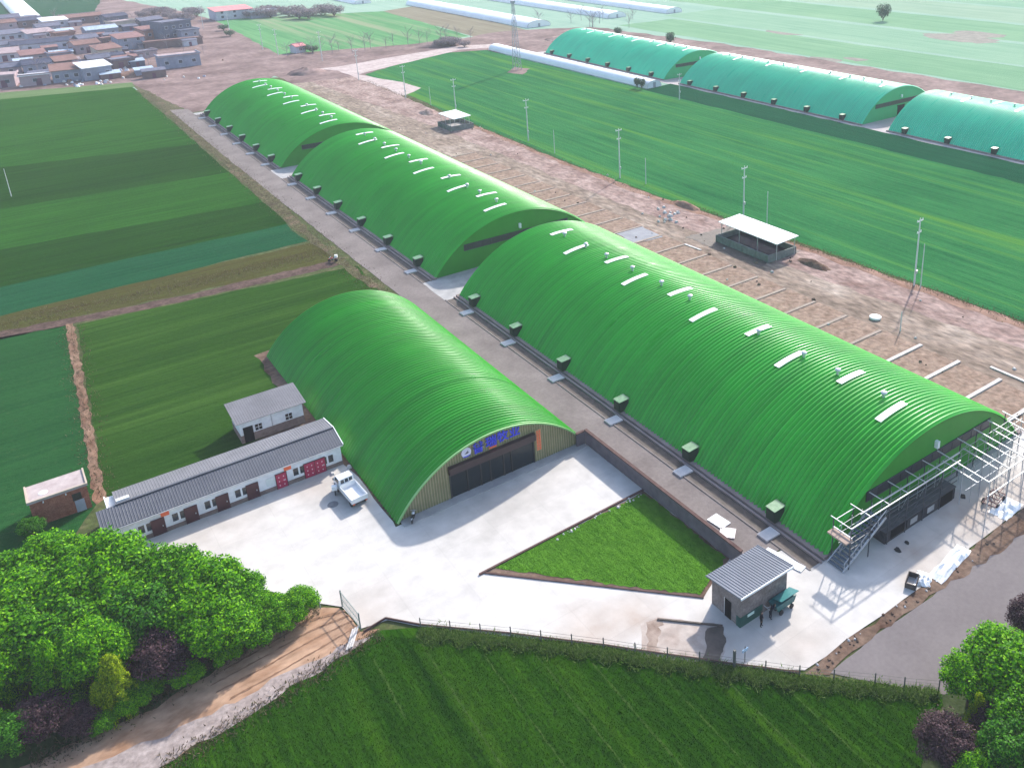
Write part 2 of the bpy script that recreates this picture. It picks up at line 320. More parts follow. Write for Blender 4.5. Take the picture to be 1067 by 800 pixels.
# access road
sheet('access_road', [Vector((-7.6, 4, 0)), Vector((-2.6, 4, 0)), Vector((-2.6, 95, 0)), Vector((-2.4, 283, 0)), Vector((-7.6, 286, 0)), Vector((-8.2, 200, 0)), Vector((-8.0, 95, 0))], .06, access, .12, 3, 17)
sheet('barn_pad', [Vector((-2.7, -.4, 0)), Vector((37.5, -.4, 0)), Vector((37.5, 275, 0)), Vector((-2.5, 275, 0))], .045, concrete_grey)
# dirt land right of the barns
sheet('dirt_land', [Vector((36.8, -30, 0)), Vector((56, -30, 0)), Vector((58, 10, 0)), Vector((55, 50, 0)), Vector((52, 110, 0)), Vector((52, 200, 0)), Vector((55, 300, 0)), Vector((36.8, 305, 0))], .022, mat('dirt_trampled', (.15, .11, .085), (.35, .285, .24), .16, .95, .25, 1.0, 10, stretch=(1, .45, 1), fine=(.9, .38), c3=(.225, .17, .135)), .6, 4, 18)
sheet('dirt_track', [Vector((56.5, -30, 0)), Vector((66, -30, 0)), Vector((64.6, 20, 0)), Vector((62.6, 60, 0)), Vector((59.4, 110, 0)), Vector((59.2, 155, 0)), Vector((60.5, 215, 0)), Vector((64.5, 302, 0)), Vector((46, 302, 0)), Vector((51, 200, 0)), Vector((51, 110, 0)), Vector((54, 50, 0)), Vector((57.5, 12, 0))], .033, soil_pink, .5, 3, 19)
sheet('dirt_ridge', [Vector((63.4, -30, 0)), Vector((66.8, -30, 0)), Vector((65.4, 20, 0)), Vector((63.7, 60, 0)), Vector((60.6, 110, 0)), Vector((60.2, 155, 0)), Vector((61.4, 215, 0)), Vector((60.0, 215, 0)), Vector((58.6, 155, 0)), Vector((58.6, 110, 0)), Vector((61.8, 60, 0)), Vector((63.2, 22, 0))], .05, soil_red, .45, 2, 20)
sheet('far_track', A((330, 72), (352, 74), (420, 100), (440, 92), (420, 86), (372, 78), (480, 52), (520, 50), (520, 46), (478, 48), (350, 70)), .05, mat('track_pale', (.36, .28, .26), (.48, .40, .38), .2, .95, fine=(.8, .12)), .5, 6, 21)
# field between the rows
sheet('field', [Vector((67, -30, 0)), Vector((133, -30, 0)), Vector((133, 205, 0)), Vector((133, 322, 0)), Vector((110, 330, 0)), Vector((68, 303, 0)), Vector((62, 215, 0)), Vector((60.6, 155, 0)), Vector((61, 110, 0)), Vector((64.2, 60, 0)), Vector((66, 20, 0))], .04, f_right, .4, 4, 22)
sheet('field', [Vector((131.6, -30, 0)), Vector((145.8, -30, 0)), Vector((145.8, 204, 0)), Vector((131.8, 202, 0))], .05, f_strip, .4, 4, 23)
sheet('far_barn_pad', [Vector((145, -30, 0)), Vector((188, -30, 0)), Vector((188, 300, 0)), Vector((140, 300, 0)), Vector((145, 205, 0))], .03, mat('pad_far', (.36, .31, .31), (.46, .41, .40), .2, .9), .3, 6, 24)
sheet('dirt_strip', [Vector((184, -60, 0)), Vector((226, -60, 0)), Vector((225, 110, 0)), Vector((222, 260, 0)), Vector((212, 352, 0)), Vector((165, 372, 0)), Vector((120, 352, 0)), Vector((128, 320, 0)), Vector((146, 297, 0)), Vector((188, 296, 0))], .025, soil_far, 1.5, 6, 25)
sheet('field', A((425, 50), (515, 40), (560, 36), (600, 32), (560, 48), (510, 52)), .024, soil_far, .8, 8, 26)
for k_, (px_, py_, w_) in enumerate(((820, 34, 14), (860, 62, 9), (1000, 40, 22), (1020, 36, 16), (890, 62, 7))):
    p = at(px_, py_); sheet('scrub_patch', [p+Vector((math.cos(a*.785)*w_*.5, math.sin(a*.785)*w_*.9, 0)) for a in range(8)], .02+.004*k_, mat('scrub_brown', (.16, .15, .13), (.26, .24, .2), .3, .95), 1.2, 3, 200+k_)
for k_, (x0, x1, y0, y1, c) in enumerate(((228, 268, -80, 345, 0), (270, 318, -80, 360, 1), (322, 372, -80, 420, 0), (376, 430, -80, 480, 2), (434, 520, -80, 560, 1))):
    sheet('field', [Vector((x0, y0, 0)), Vector((x1, y0, 0)), Vector((x1-6, y1, 0)), Vector((x0-3, y1, 0))], .018+.003*k_, [field_mat('field_far_a', (.13, .26, .15), (.22, .35, .21), 'y', 6), field_mat('field_far_b', (.16, .29, .19), (.26, .38, .26), 'y', 5), field_mat('field_far_c', (.19, .29, .20), (.29, .38, .27), 'y', 7)][c], .8, 12, 210+k_)  # pale greens of these strips include the distant haze
# right-hand foreground
fence_px = [(438.7, 655), (469.6, 658), (501, 661), (532.5, 664), (564, 668), (596, 672), (629, 676), (661.8, 681), (695.5, 686), (729, 690.5), (765, 696), (797.7, 700), (833, 705), (868.7, 709), (911.5, 713), (942, 717), (978, 720)]
sheet('yard', A((139, 568), (357, 484), (372, 497))+[Vector((-33.2, 34, 0)), Vector((-33.2, 33, 0)), Vector((-7.8, 33.2, 0)), Vector((-7.6, 4.6, 0)), Vector((-2.6, 3.6, 0)), Vector((-2.6, -.3, 0)), Vector((37.5, -.3, 0)), Vector((48, -2, 0))]+A((1100, 505), (1067, 528), (1040, 549), (960, 612), (838, 699), (765, 694), (629, 674), (438, 653), (405, 646), (377, 656), (357, 632), (330, 628), (268, 612), (100, 620)), .08, concrete, .12, 2.5, 27)
sheet('dirt_verge', A((1160, 470), (1067, 528), (1040, 549), (960, 612), (838, 699), (862, 703), (900, 672), (985, 612), (1067, 556), (1160, 500)), .066, soil, .35, 1.2, 28)
sheet('side_road', A((1200, 470), (1067, 550), (985, 610), (895, 676), (864, 703), (985, 724), (1010, 700), (1067, 640), (1200, 560)), .055, asphalt, .2, 2, 29)
sheet('tree_ground', A((1200, 555), (1067, 636), (1008, 702), (985, 724), (960, 810), (1000, 900), (1200, 900)), .05, mat('leaf_litter', (.02, .035, .012), (.06, .08, .03), .5, .95, .1, 2, 8), .4, 2, 30)
sheet('dirt_road', A((355, 631), (377, 656), (398, 655), (300, 715), (165, 800), (120, 840), (-40, 860), (20, 800), (160, 738), (270, 670), (318, 636)), .035, mat('road_dirt', (.26, .145, .088), (.43, .28, .19), .5, .95, .05, 1.2, 8, stretch=(.6, 1, 1), fine=(1.3, .2)), .25, 1.5, 31)
sheet('gravel_track', A((378, 664), (392, 663), (300, 718), (165, 802), (110, 850), (20, 870), (70, 806), (205, 752), (306, 697)), .05, mat('gravel_pale', (.22, .175, .16), (.36, .30, .28), .8, .95, .04, 3, 8, fine=(2.2, .2)), .3, 1.0, 32)
sheet('tree_ground', A((100, 625), (268, 614), (330, 630), (272, 668), (160, 737), (20, 800), (-120, 830), (-160, 640)), .03, mat('undergrowth', (.02, .045, .012), (.07, .10, .03), .6, .95, .15, 2, 8), .4, 1.5, 33)
sheet('field', A((398, 657), (438, 656), (564, 669), (700, 688), (830, 706), (985, 724), (962, 800), (990, 960), (100, 960), (100, 845), (165, 802), (300, 718)), .045, f_front, .3, 2, 34)
rut = mat('rut_soil', (.16, .085, .052), (.27, .165, .11), .8, .95, .05, 2, 8, fine=(1.5, .3))
for i, (pa, pb, pc, pd) in enumerate((((371, 645), (330, 664), (285, 690), (225, 722)), ((367, 640), (322, 658), (278, 683), (220, 714)), ((374, 651), (336, 674), (296, 697), (240, 728)), ((362, 636), (318, 648), (280, 672), (235, 697)))):
    cs = A(pa, pb, pc, pd); nn = Vector((.30, .34, 0)).normalized()*(.11+.03*(i % 2)); sheet('wheel_rut', [c-nn for c in cs]+[c+nn for c in reversed(cs)], .062+.002*i, rut, .06, .4, 420+i)
# faint tractor lines across the front field
tram = mat('tram_line', (.016, .058, .003), (.055, .10, .016), .9, .95)
for i, (x, y0, y1, wd) in enumerate(((-42.6, 9, 17, .16), (-38.4, -8, 17, .18), (-34.4, -8, 11, .12), (-30.6, -9, 8, .14), (-27.1, -16, 4, .18), (-22.9, -16, .5, .12), (-18.8, -18, -3, .15), (-15.2, -18, -7, .12))):
    sheet('wheel_track', [Vector((x, y0, 0)), Vector((x+wd, y0, 0)), Vector((x+wd+.3, y1, 0)), Vector((x+.3, y1, 0))], .052, tram, .06, .5, 40+i)

# ------------------------------------------------------------------ arched barns
def arch_geo(W, H):
    r = (W*W/4+H*H)/(2*H); a = math.asin(W/2/r); return r, a
def arch_z(x, W, H):
    r, a = arch_geo(W, H); return math.sqrt(max(0, r*r-(x-W/2)**2))-(r-H)
PITCHP = .61
NPF = 8
def arch_panels(W, H, count, nseg=40):
    """rolled arch sheets with a rounded corrugation"""
    r, a = arch_geo(W, H); mb = MB()
    th = [-a+2*a*i/nseg for i in range(nseg+1)]
    for c in range(count):
        vs = []; m = NPF+1
        for t in th:
            for k in range(m):
                h = .135*(1-math.cos(2*math.pi*k/NPF)); vs.append((W/2+(r+h)*math.sin(t), (c+k/NPF)*PITCHP, (r+h)*math.cos(t)-(r-H)))
        mb.add(vs, [(i*m+k, (i+1)*m+k, (i+1)*m+k+1, i*m+k+1) for i in range(nseg) for k in range(NPF)])
    return mb
def strip_on_arch(W, H, x0, x1, y0, y1, lift, th=.06, n=8):
    r, a = arch_geo(W, H); vs = []; fs = []
    for i in range(n+1):
        x = x0+(x1-x0)*i/n; t = math.asin((x-W/2)/r)
        for y in (y0, y1):
            for h in (lift, lift+th): vs.append((W/2+(r+h)*math.sin(t), y, (r+h)*math.cos(t)-(r-H)))
    for i in range(n):
        b = 4*i; q = b+4; fs += [(b+1, q+1, q+3, b+3), (b, b+2, q+2, q), (b, q, q+1, b+1), (b+2, b+3, q+3, q+2)]
    fs += [(0, 1, 3, 2), (4*n, 4*n+2, 4*n+3, 4*n+1)]
    return MB().add(vs, fs)
BW, BL, BH = 36.0, 84.3, 9.126
NP = int(BL/PITCHP)
panel_c = arch_panels(BW, BH, 1, 40).mesh('roof_panel', roofgreen, True, False)
roof_joined = arch_panels(BW, BH, NP, 28).mesh('roof', roofgreen, True, False)
vent_y = [7.5, 21.9, 36.2, 50.4, 64.4, 78.4]
sky_pos = [(16.0, 20.4, 78.4), (13.5, 18.2, 70.1), (16.0, 20.4, 61.7), (13.5, 18.2, 53.6), (16.0, 20.4, 45.4), (13.5, 18.2, 37.4), (16.0, 20.4, 28.8), (13.5, 18.2, 20.7), (16.0, 20.4, 12.7), (13.5, 18.2, 4.8)]
turb_y = [76.2, 69.6, 63.5, 56.4, 49.0, 42.3, 28.0, 19.8, 14.2, 7.2]
shared = {}
def S(key, fn):
    if key not in shared: shared[key] = fn()
    return shared[key]
def gable_poly(W, H, drop=.05, n=40):
    return [(x, max(.0, arch_z(x, W, H)-drop)) for x in [W*i/n for i in range(n+1)]]
roofteal = mat('roof_green_haze_tint', (.035, .54, .29), (.042, .57, .32), .06, .3, 0, spec=.5)  # far barn green with the bluish tint of haze mixed into the colour
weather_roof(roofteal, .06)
gableteal = mat('gable_green_haze_tint', (.022, .38, .15), (.028, .41, .17), .5, .5)  # haze tint mixed into the far gable green as well
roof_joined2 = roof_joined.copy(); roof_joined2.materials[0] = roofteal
def barn(loc, label, panels=False, door=True, far=False):
    t = thing('arched_barn', label, 'barn', loc, 0, 'long green arched livestock barns')
    if panels:
        rf = bpy.data.objects.new('roof', None); C.objects.link(rf); rf.parent = t
        for k in range(NP):
            o = link('roof_panel', panel_c, rf); o.location = (0, k*PITCHP, 0)
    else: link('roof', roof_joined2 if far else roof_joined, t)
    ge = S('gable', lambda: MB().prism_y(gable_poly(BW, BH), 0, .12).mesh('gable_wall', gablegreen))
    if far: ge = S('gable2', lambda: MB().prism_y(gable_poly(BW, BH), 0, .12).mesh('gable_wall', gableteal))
    for y in (.35, BL-.75): o = link('gable_wall', ge, t); o.location = (0, y, 0)
    # green fascia round the front edge
    # louvred window strip
    fr = S('strip', lambda: MB().box(6.4, 29.4, .22, .36, 3.9, 4.04).box(6.4, 29.4, .22, .36, 5.0, 5.14).mesh('window_frame', darksteel))
    wf = link('window_strip', fr, t)
    pane = S('pane', lambda: MB().box(.06, 1.86, .27, .33, 4.04, 5.0).box(-.04, .06, .23, .36, 4.04, 5.0).mesh('pane', darksteel_glass))
    for k in range(12): o = link('window', pane, wf); o.location = (6.45+k*1.91, 0, 0)
    if door: link('door', S('gdoor', lambda: MB().box(17.0, 20.2, .18, .37, 0, 3.2).box(16.8, 20.4, .15, .37, 3.2, 3.42).mesh('door', blackhole)), t)
    link('gable_lamp', S('glamp', lambda: MB().box(18.2, 18.6, -.1, .35, 5.7, 6.6).mesh('gable_lamp', white)), t)
    # foot walls
    pl = S('plinth', lambda: MB().box(-.42, .35, -.1, BL+.1, 0.05, .42).mesh('plinth', mat('plinth_rosy', (.22, .17, .16), (.30, .24, .225), .6, .9)))
    link('plinth', pl, t); o = link('plinth', pl, t); o.location = (BW+.4, 0, 0)
    for k, (x0, x1, y) in enumerate(sky_pos):
        me = S(('sky', x0), lambda: strip_on_arch(BW, BH, x0, x1, -.45, .45, .28, .06).mesh('skylight', skylight))
        o = link('skylight', me, t); o.location = (0, y, 0)
    def turb():
        mb = MB(); mb.lathe((0, 0, 0), [(.2, 0), (.2, .38), (.26, .42), (.38, .54), (.40, .66), (.33, .78), (.16, .86), (.02, .88)], 10); return mb.mesh('roof_ventilator', steel, False)
    for y in turb_y:
        o = link('roof_ventilator', S('turb', turb), t); o.location = (17.5, y, arch_z(17.5, BW, BH)+.15)
    def inlet():
        return MB().box(-.5, .95, -.65, .65, .45, 1.95).box(-.62, -.55, -.62, .62, .6, 1.8).mesh('inlet_box', mat('box_green_shaded', (.006, .022, .012), (.010, .032, .018), 2, .6))  # shade on the green box sides put into the near-black colour
    def lid():
        return MB().add([(-.65, -.72, 1.97), (1.05, -.72, 2.08), (1.05, .72, 2.08), (-.65, .72, 1.97), (-.65, -.72, 2.05), (1.05, -.72, 2.16), (1.05, .72, 2.16), (-.65, .72, 2.05)],
                        [(0, 3, 2, 1), (4, 5, 6, 7), (0, 1, 5, 4), (1, 2, 6, 5), (2, 3, 7, 6), (3, 0, 4, 7)]).mesh('lid', lidgreen)
    for y in vent_y:
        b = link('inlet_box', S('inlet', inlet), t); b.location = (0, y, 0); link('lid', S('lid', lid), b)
    return t
darksteel_glass = mat('louvre_pane', (.016, .02, .026), (.03, .035, .042), 1.2, .35)
P3 = 93.686
barn((0, 0, 0), 'nearest long green arched barn, with steel frame and stairs at its front', panels=True, door=False)
barn((0, P3, 0), 'middle green arched barn of the near row, behind the one with stairs')
barn((0, 2*P3, 0), 'farthest green arched barn of the near row, next to the bare soil')
DX, DY = 147.74, 117.217
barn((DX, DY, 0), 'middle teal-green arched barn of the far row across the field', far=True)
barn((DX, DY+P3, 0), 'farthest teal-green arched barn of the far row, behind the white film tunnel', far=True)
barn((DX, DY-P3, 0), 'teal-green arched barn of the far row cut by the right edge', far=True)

# drain channels beside the near row: low kerbs, dark bed, slab crossings
for j, lab in enumerate(('drain channel with slab crossings beside the nearest long barn', 'drain channel with slab crossings beside the middle barn', 'drain channel with slab crossings beside the farthest near-row barn')):
    t = thing('drain_channel', lab, 'drain', (0, j*P3, 0), 0, 'drain channels along the near barns')
    bm_ = S('bed', lambda: MB().box(-2.42, -.92, 0, 84, .05, .08).mesh('channel_bed', mud)); link('channel_bed', bm_, t)
    kb = S('kerb', lambda: MB().box(-2.62, -2.4, -.2, 84.3, .05, .14).mesh('kerb', access)); link('kerb', kb, t)
    k2 = S('kerb2', lambda: MB().box(-.92, -.72, -.2, 84.3, .05, .30).mesh('kerb', mat('kerb_rosy', (.27, .21, .195), (.35, .28, .26), .6, .9))); link('kerb', k2, t)
    sl_ = S('slab', lambda: MB().box(-3.0, -1.0, -.75, .75, .06, .26).mesh('crossing_slab', mat('slab_pale', (.55, .50, .48), (.66, .61, .59), .8, .9)))
    for y in vent_y: o = link('crossing_slab', sl_, t); o.location = (0, y-1.2, 0)

# ------------------------------------------------------------------ showroom barn
GX, GY, GW, GL, GH = -32.846, 33.341, 25.119, 50.2, 6.691
t = thing('showroom_barn', 'shorter green arched hall with tan front, glass doors and blue sign', 'barn', (GX, GY, 0))
rf = bpy.data.objects.new('roof', None); C.objects.link(rf); rf.parent = t
pg = arch_panels(GW, GH, 1, 40).mesh('roof_panel', roofgreen2, True, False)
for k in range(int(GL/PITCHP)): o = link('roof_panel', pg, rf); o.location = (0, k*PITCHP, 0)
MB().prism_y(gable_poly(GW, GH), GL-.6, GL-.48).build('gable_wall', gablegreen, t)
# raised seam band across the roof and pale trim round the front edge
strip_on_arch(GW, GH, .6, GW-.6, 13.70, 13.74, .25, .03, 36).build('seam_band', roofgreen2, t); strip_on_arch(GW, GH, .6, GW-.6, 31.0, 31.04, .25, .03, 36).build('seam_band', roofgreen2, t)
trim = strip_on_arch(GW, GH, .05, GW-.05, -.16, .02, .02, .19, 44); trim.build('edge_trim', mat('trim_pale_green', (.20, .42, .13), (.26, .48, .18), 1, .4), t)
DX0, DX1, DZ0, DZ1 = 6.7, 17.85, 3.55, 4.45
wall = MB(); ribs = MB(); x = 0.0; n = 0
def gtop(x): return max(0, arch_z(x, GW, GH)-.04)
while x < GW-.2:
    x2 = min(x+.33, GW)
    zb = DZ1-.05 if (x2 > DX0+.1 and x < DX1-.1) else 0
    a, b = gtop(x), gtop(x2)
    if max(a, b) > zb: wall.add([(x, .30, zb), (x2, .30, zb), (x2, .30, max(b, zb)), (x, .30, max(a, zb)), (x, .42, zb), (x2, .42, zb), (x2, .42, max(b, zb)), (x, .42, max(a, zb))], [(0, 1, 2, 3), (7, 6, 5, 4), (3, 2, 6, 7), (0, 4, 5, 1)])
    xa, xb = x+.18, min(x+.33, GW); za = min(gtop(xa), gtop(xb))
    if za > zb+.1: ribs.box(xa, xb, .22, .298, zb, za)
    x += .33
wall.build('front_cladding', tan, t, fix=False); ribs.build('cladding_rib', tan2, t)['kind'] = 'stuff'
B('header_beam', brownsteel, t, DX0-.15, DX1+.1, -.35, .28, DZ0, DZ1)
B('step', concrete_grey, t, .3, GW-.3, -1.0, .29, .06, .17)
B('interior_floor', blackhole, t, DX0, DX1, .6, 6, .06, .10)
B('interior_wall', blackhole, t, DX0-2, DX1+2, 6, 6.1, 0, 4.6)
edges = [DX0, 8.9, 10.65, 11.9, 13.7, 14.75, DX1]
for i in range(len(edges)-1):
    p = B('glass_panel', mat('front_glass', (.010, .018, .022), (.012, .02, .026), 1, .12, spec=.35), t, edges[i]+.09, edges[i+1]-.09, .30, .34, .2, DZ0)
for e in edges: B('door_post', black, t, e-.09, e+.09, .20, .44, .17, DZ0)
lgm = mat('logo_lilac', (.62, .58, .72), (.70, .66, .78), 1, .5)
# sign: round emblem and four blue characters
def text_mesh(s, size, th):
    cu = bpy.data.curves.new('lettering', 'FONT'); cu.body = s; cu.size = size; cu.extrude = th; cu.offset = .02*size; cu.align_x = 'CENTER'
    o = bpy.data.objects.new('lettering', cu); C.objects.link(o); dg = bpy.context.evaluated_depsgraph_get()
    me = bpy.data.meshes.new_from_object(o.evaluated_get(dg)); bpy.data.objects.remove(o); return me
xs = [10.55, 12.25, 13.8, 15.4]; zs = [4.9, 5.06, 5.14, 5.12]
for ch, xx, zz in zip('普瑞牧业', xs, zs):
    me = text_mesh(ch, 1.5, .06); me.materials.append(blue); o = link('sign_character', me, t)
    o.location = (xx, .17, zz); o.rotation_euler = (R(90), 0, 0)
em = MB().lathe((9.0, .16, 5.45), [(0.02, -.05), (.62, -.05), (.62, .05), (.02, .05)], 24, 'y').build('emblem', lgm, t)
bird = MB().add([(8.72, .08, 5.35), (8.95, .08, 5.45), (9.3, .08, 5.8), (9.12, .08, 5.5), (9.38, .08, 5.42), (9.0, .08, 5.3)], [(0, 1, 5), (1, 2, 3), (1, 3, 5), (3, 4, 5)]); bird.build('emblem_mark', black, em)
MB().add([(8.45, .085, 5.05), (8.6, .085, 4.92), (9.0, .085, 4.87), (9.4, .085, 4.95), (9.52, .085, 5.08), (9.0, .085, 5.02)], [(0, 1, 2, 5), (5, 2, 3, 4)]).build('emblem_mark', blue, em)
bn = B('vertical_banner', mat('banner_tan', (.42, .27, .14), (.48, .32, .17), 2, .6), t, 18.2, 18.95, .14, .2, 1.65, 4.6)
for k in range(6):    # stacked orange letter shapes, too small to read
    z = 1.75+k*.47; mb = MB().box(18.28, 18.87, .09, .14, z, z+.09).box(18.28, 18.87, .09, .14, z+.28, z+.36).box(18.34, 18.46, .09, .14, z+.09, z+.28).box(18.68, 18.80, .09, .14, z+.09, z+.28)
    mb.build('banner_letter', orange, bn)
B('small_plate', orange, t, 11.9, 12.9, .14, .2, 4.62, 4.85)
# boundary wall beside the hall
wl = thing('boundary_wall', 'grey block wall with brown coping between the lawn and the access road', 'wall', (-7.7, 4.6, 0))
B('wall_body', mat('wall_render_grey', (.105, .09, .10), (.16, .135, .145), .8, .9, .01, 6), wl, -.12, .12, 0, 28.4, .05, 2.0)
B('coping', mat('coping_brown', (.085, .05, .045), (.13, .08, .07), 1, .9), wl, -.2, .2, -.05, 28.5, 2.0, 2.16)
wl2 = thing('boundary_wall', 'short stub of grey wall closing the corner of the arched hall', 'wall', (-7.7, 33.1, 0))
B('wall_body', MATS['wall_render_grey'], wl2, -1.4, -.13, -.10, .12, .05, 1.9); B('coping', MATS['coping_brown'], wl2, -1.45, -.21, -.17, .2, 1.9, 2.05)

# ------------------------------------------------------------------ lawn triangle with kerb
lp = A((663, 518), (505, 597), (733, 623), (762, 581))
sheet('lawn_edge', [lp[0]+Vector((0, .1, 0)), lp[1]+Vector((.1, 0, 0)), lp[2]+Vector((.1, .1, 0)), Vector((-7.85, 6.2, 0)), Vector((-7.85, 20.7, 0))], .11, soil, .1, 1, 301)
sheet('lawn', [lp[0]+Vector((.3, 0, 0)), lp[1]+Vector((.8, .1, 0)), lp[2]+Vector((0, .4, 0)), Vector((-8.1, 6.6, 0)), Vector((-8.1, 20.1, 0))], .14, lawn, .22, .5)
kb = thing('lawn_kerb', 'low brown brick kerb with rubble along the upper lawn edge', 'kerb', (0, 0, 0))
a, b = lp[1]+Vector((-.6, 0, 0)), Vector((-7.9, 20.9, 0)); MB().bar((a.x, a.y, .16), (b.x, b.y, .16), .22, .2).build('kerb', MATS['coping_brown'], kb)
rr = random.Random(3)
rub = mat('rubble_pale', (.45, .42, .40), (.62, .58, .56), 2, .9)
def stone(x, y, z, s, name, m, parent):
    mb = MB(); vs = [(x+rr.uniform(.6, 1)*s*math.cos(k*1.047)*rr.uniform(.7, 1.3), y+s*math.sin(k*1.047)*rr.uniform(.7, 1.3), z) for k in range(6)]
    tp = [(v[0]*.6+x*.4, v[1]*.6+y*.4, z+s*rr.uniform(.5, .9)) for v in vs]
    mb.add(vs+tp, [(k, (k+1) % 6, 6+(k+1) % 6, 6+k) for k in range(6)]+[(6, 7, 8, 9, 10, 11)]); return mb.build(name, m, parent)
for k in range(22):
    u = rr.uniform(.3, .98); p = a.lerp(b, u); stone(p.x+rr.uniform(-.2, .5), p.y-rr.uniform(.2, .8), .12, rr.uniform(.08, .22), 'stone', rub, kb)
k2 = thing('lawn_kerb', 'thin dark kerb along the lower lawn edge by the bright yard', 'kerb', (0, 0, 0))
MB().bar((lp[1].x, lp[1].y-.1, .12), (lp[2].x, lp[2].y-.05, .12), .2, .16).build('kerb', MATS['coping_brown'], k2)

# unfinished pit corner by the fence
pp = A((673, 648), (740, 652), (756, 692), (690, 690))
sheet('muddy_patch', A((668, 650), (686, 643), (700, 646), (752, 652), (758, 668), (752, 694), (668, 684)), .092, mat('mud_sandy', (.30, .235, .20), (.45, .39, .35), .35, .9, .02, 2, 7, fine=(1.1, .15)), .18, .7, 51)
sheet('muddy_patch', A((674, 650), (683, 646), (690, 648), (686, 664), (684, 688), (672, 686), (676, 668)), .098, mat('mud_streak', (.20, .14, .11), (.36, .285, .24), .9, .9, .02, 3, 8), .2, .35, 53)
sheet('muddy_patch', A((735, 655), (752, 653), (756, 668), (748, 695), (730, 692), (736, 676)), .10, mud, .15, .4, 52)
ed = thing('pit_edging', 'dark rail lying along the edge of the muddy slab by the fence', 'rail', (0, 0, 0))
q0, q1 = at(685, 646), at(753, 653); MB().bar((q0.x, q0.y, .17), (q1.x, q1.y, .17), .16, .14).build('rail', mud, ed)

# ------------------------------------------------------------------ row house
hx0, hx1, hy = -56.6, -33.7, 48.3
t = thing('row_house', 'long low white house with grey ribbed roof, dark red doors and paired windows', 'house', (hx0, hy, 0))
Lh = hx1-hx0
B('wall', offwhite, t, -1.8, Lh, 0, 6.6, .6, 2.82)
B('brick_base', brickbase, t, -1.84, Lh+.04, -.04, 6.64, 0, .6)
for x in (-1.8, Lh-.12): MB().add([(x, .05, 2.82), (x, 6.6, 2.82), (x, 6.6, 3.06), (x, 3.0, 3.64), (x+.12, .05, 2.82), (x+.12, 6.6, 2.82), (x+.12, 6.6, 3.06), (x+.12, 3.0, 3.64)], [(0, 1, 2, 3), (7, 6, 5, 4), (0, 3, 7, 4), (1, 5, 6, 2), (3, 2, 6, 7)]).build('gable_end', offwhite, t)
def ribbed(name, p0, p1, q0, m, parent, pitch=.75, th=.08, rh=.07, rw=.16):
    """sheet from edge p0-p1, sloping to q0; ribs run up the slope"""
    p0, p1, q0 = Vector(p0), Vector(p1), Vector(q0); u = p1-p0; v = q0-p0; nrm = u.cross(v).normalized()
    if nrm.z < 0: nrm = -nrm
    mb = MB(); q1 = q0+u
    mb.add([p0, p1, q1, q0, p0+nrm*th, p1+nrm*th, q1+nrm*th, q0+nrm*th], [(0, 3, 2, 1), (4, 5, 6, 7), (0, 1, 5, 4), (1, 2, 6, 5), (2, 3, 7, 6), (3, 0, 4, 7)])
    k = int(u.length/pitch); d = u.normalized()
    for i in range(k+1):
        s = p0+d*min(i*pitch, u.length-rw)+nrm*th; e = s+v; a = [s, s+d*rw, s+d*rw*.75+nrm*rh, s+d*rw*.25+nrm*rh]; b = [e, e+d*rw, e+d*rw*.75+nrm*rh, e+d*rw*.25+nrm*rh]
        mb.add(a+b, [(0, 1, 2, 3), (7, 6, 5, 4), (1, 5, 6, 2), (2, 6, 7, 3), (3, 7, 4, 0)])
    return mb.build(name, m, parent)
ribbed('front_roof', (-2.9, -.12, 2.82), (Lh+.3, -.12, 2.82), (-2.9, 3.0, 3.66), greyroof, t, .30, .05, .03, .09)
ribbed('rear_roof', (-.9, 6.9, 3.05), (Lh+.3, 6.9, 3.05), (-.9, 3.0, 3.655), greyroof_rear, t, .30, .05, .03, .09)
B('ridge_cap', greyroof, t, -1.0, Lh+.31, 2.86, 3.14, 3.76, 3.83)
B('roof_tank', white, t, -.8, .5, 3.3, 3.8, 3.7, 3.95)
MB().bar((Lh+.37, -.12, 2.88), (Lh+.37, 3.0, 3.74), .1).bar((Lh+.37, 3.0, 3.74), (Lh+.37, 6.9, 3.13), .1).build('flashing', white, t)
def rx(px, py):
    q = fw+rt*((px-CX)/FPX)-up*((py-CY)/FPX); return (CAM+q*((hy-CAM.y)/q.y)).x-hx0
def rh_door(xc, w2, m, name='door', h=2.05):
    d = B(name, m, t, xc-w2, xc+w2, -.10, -.045, .06, h)
    MB().box(xc-w2-.07, xc-w2, -.13, -.04, .06, h+.07).box(xc+w2, xc+w2+.07, -.13, -.04, .06, h+.07).box(xc-w2, xc+w2, -.13, -.04, h, h+.07).build('frame', doorred, d)
    MB().box(xc+w2-.25, xc+w2-.15, -.16, -.1, 1.0, 1.15).build('handle', steel, d); return d
for p in ((165.7, 549.5), (200, 536.6), (232.7, 524.8), (263.9, 513)): rh_door(rx(*p), .62, doorred)
d = rh_door(rx(293.7, 501.7), .6, doorpink); d['label'] = 'crimson single door with pale diamonds'
diam = mat('pale_pink', (.72, .42, .48), (.8, .5, .55), 1, .6)
def diamonds(xc, w2, d):
    for ix in (-.45, .45):
        for z in (.5, 1.05, 1.6): x = xc+ix*w2; MB().add([(x-.09, -.115, z), (x, -.115, z-.12), (x+.09, -.115, z), (x, -.115, z+.12)], [(0, 1, 2, 3)]).build('diamond', diam, d)
diamonds(rx(293.7, 501.7), .6, d)
d = rh_door(rx(328.5, 489), 1.25, doorpink); d['label'] = 'crimson double door with pale diamonds'
for s in (-.62, .62): diamonds(rx(328.5, 489)+s, .6, d)
B('split', doorred, d, rx(328.5, 489)-.03, rx(328.5, 489)+.03, -.125, -.1, .06, 2.05)
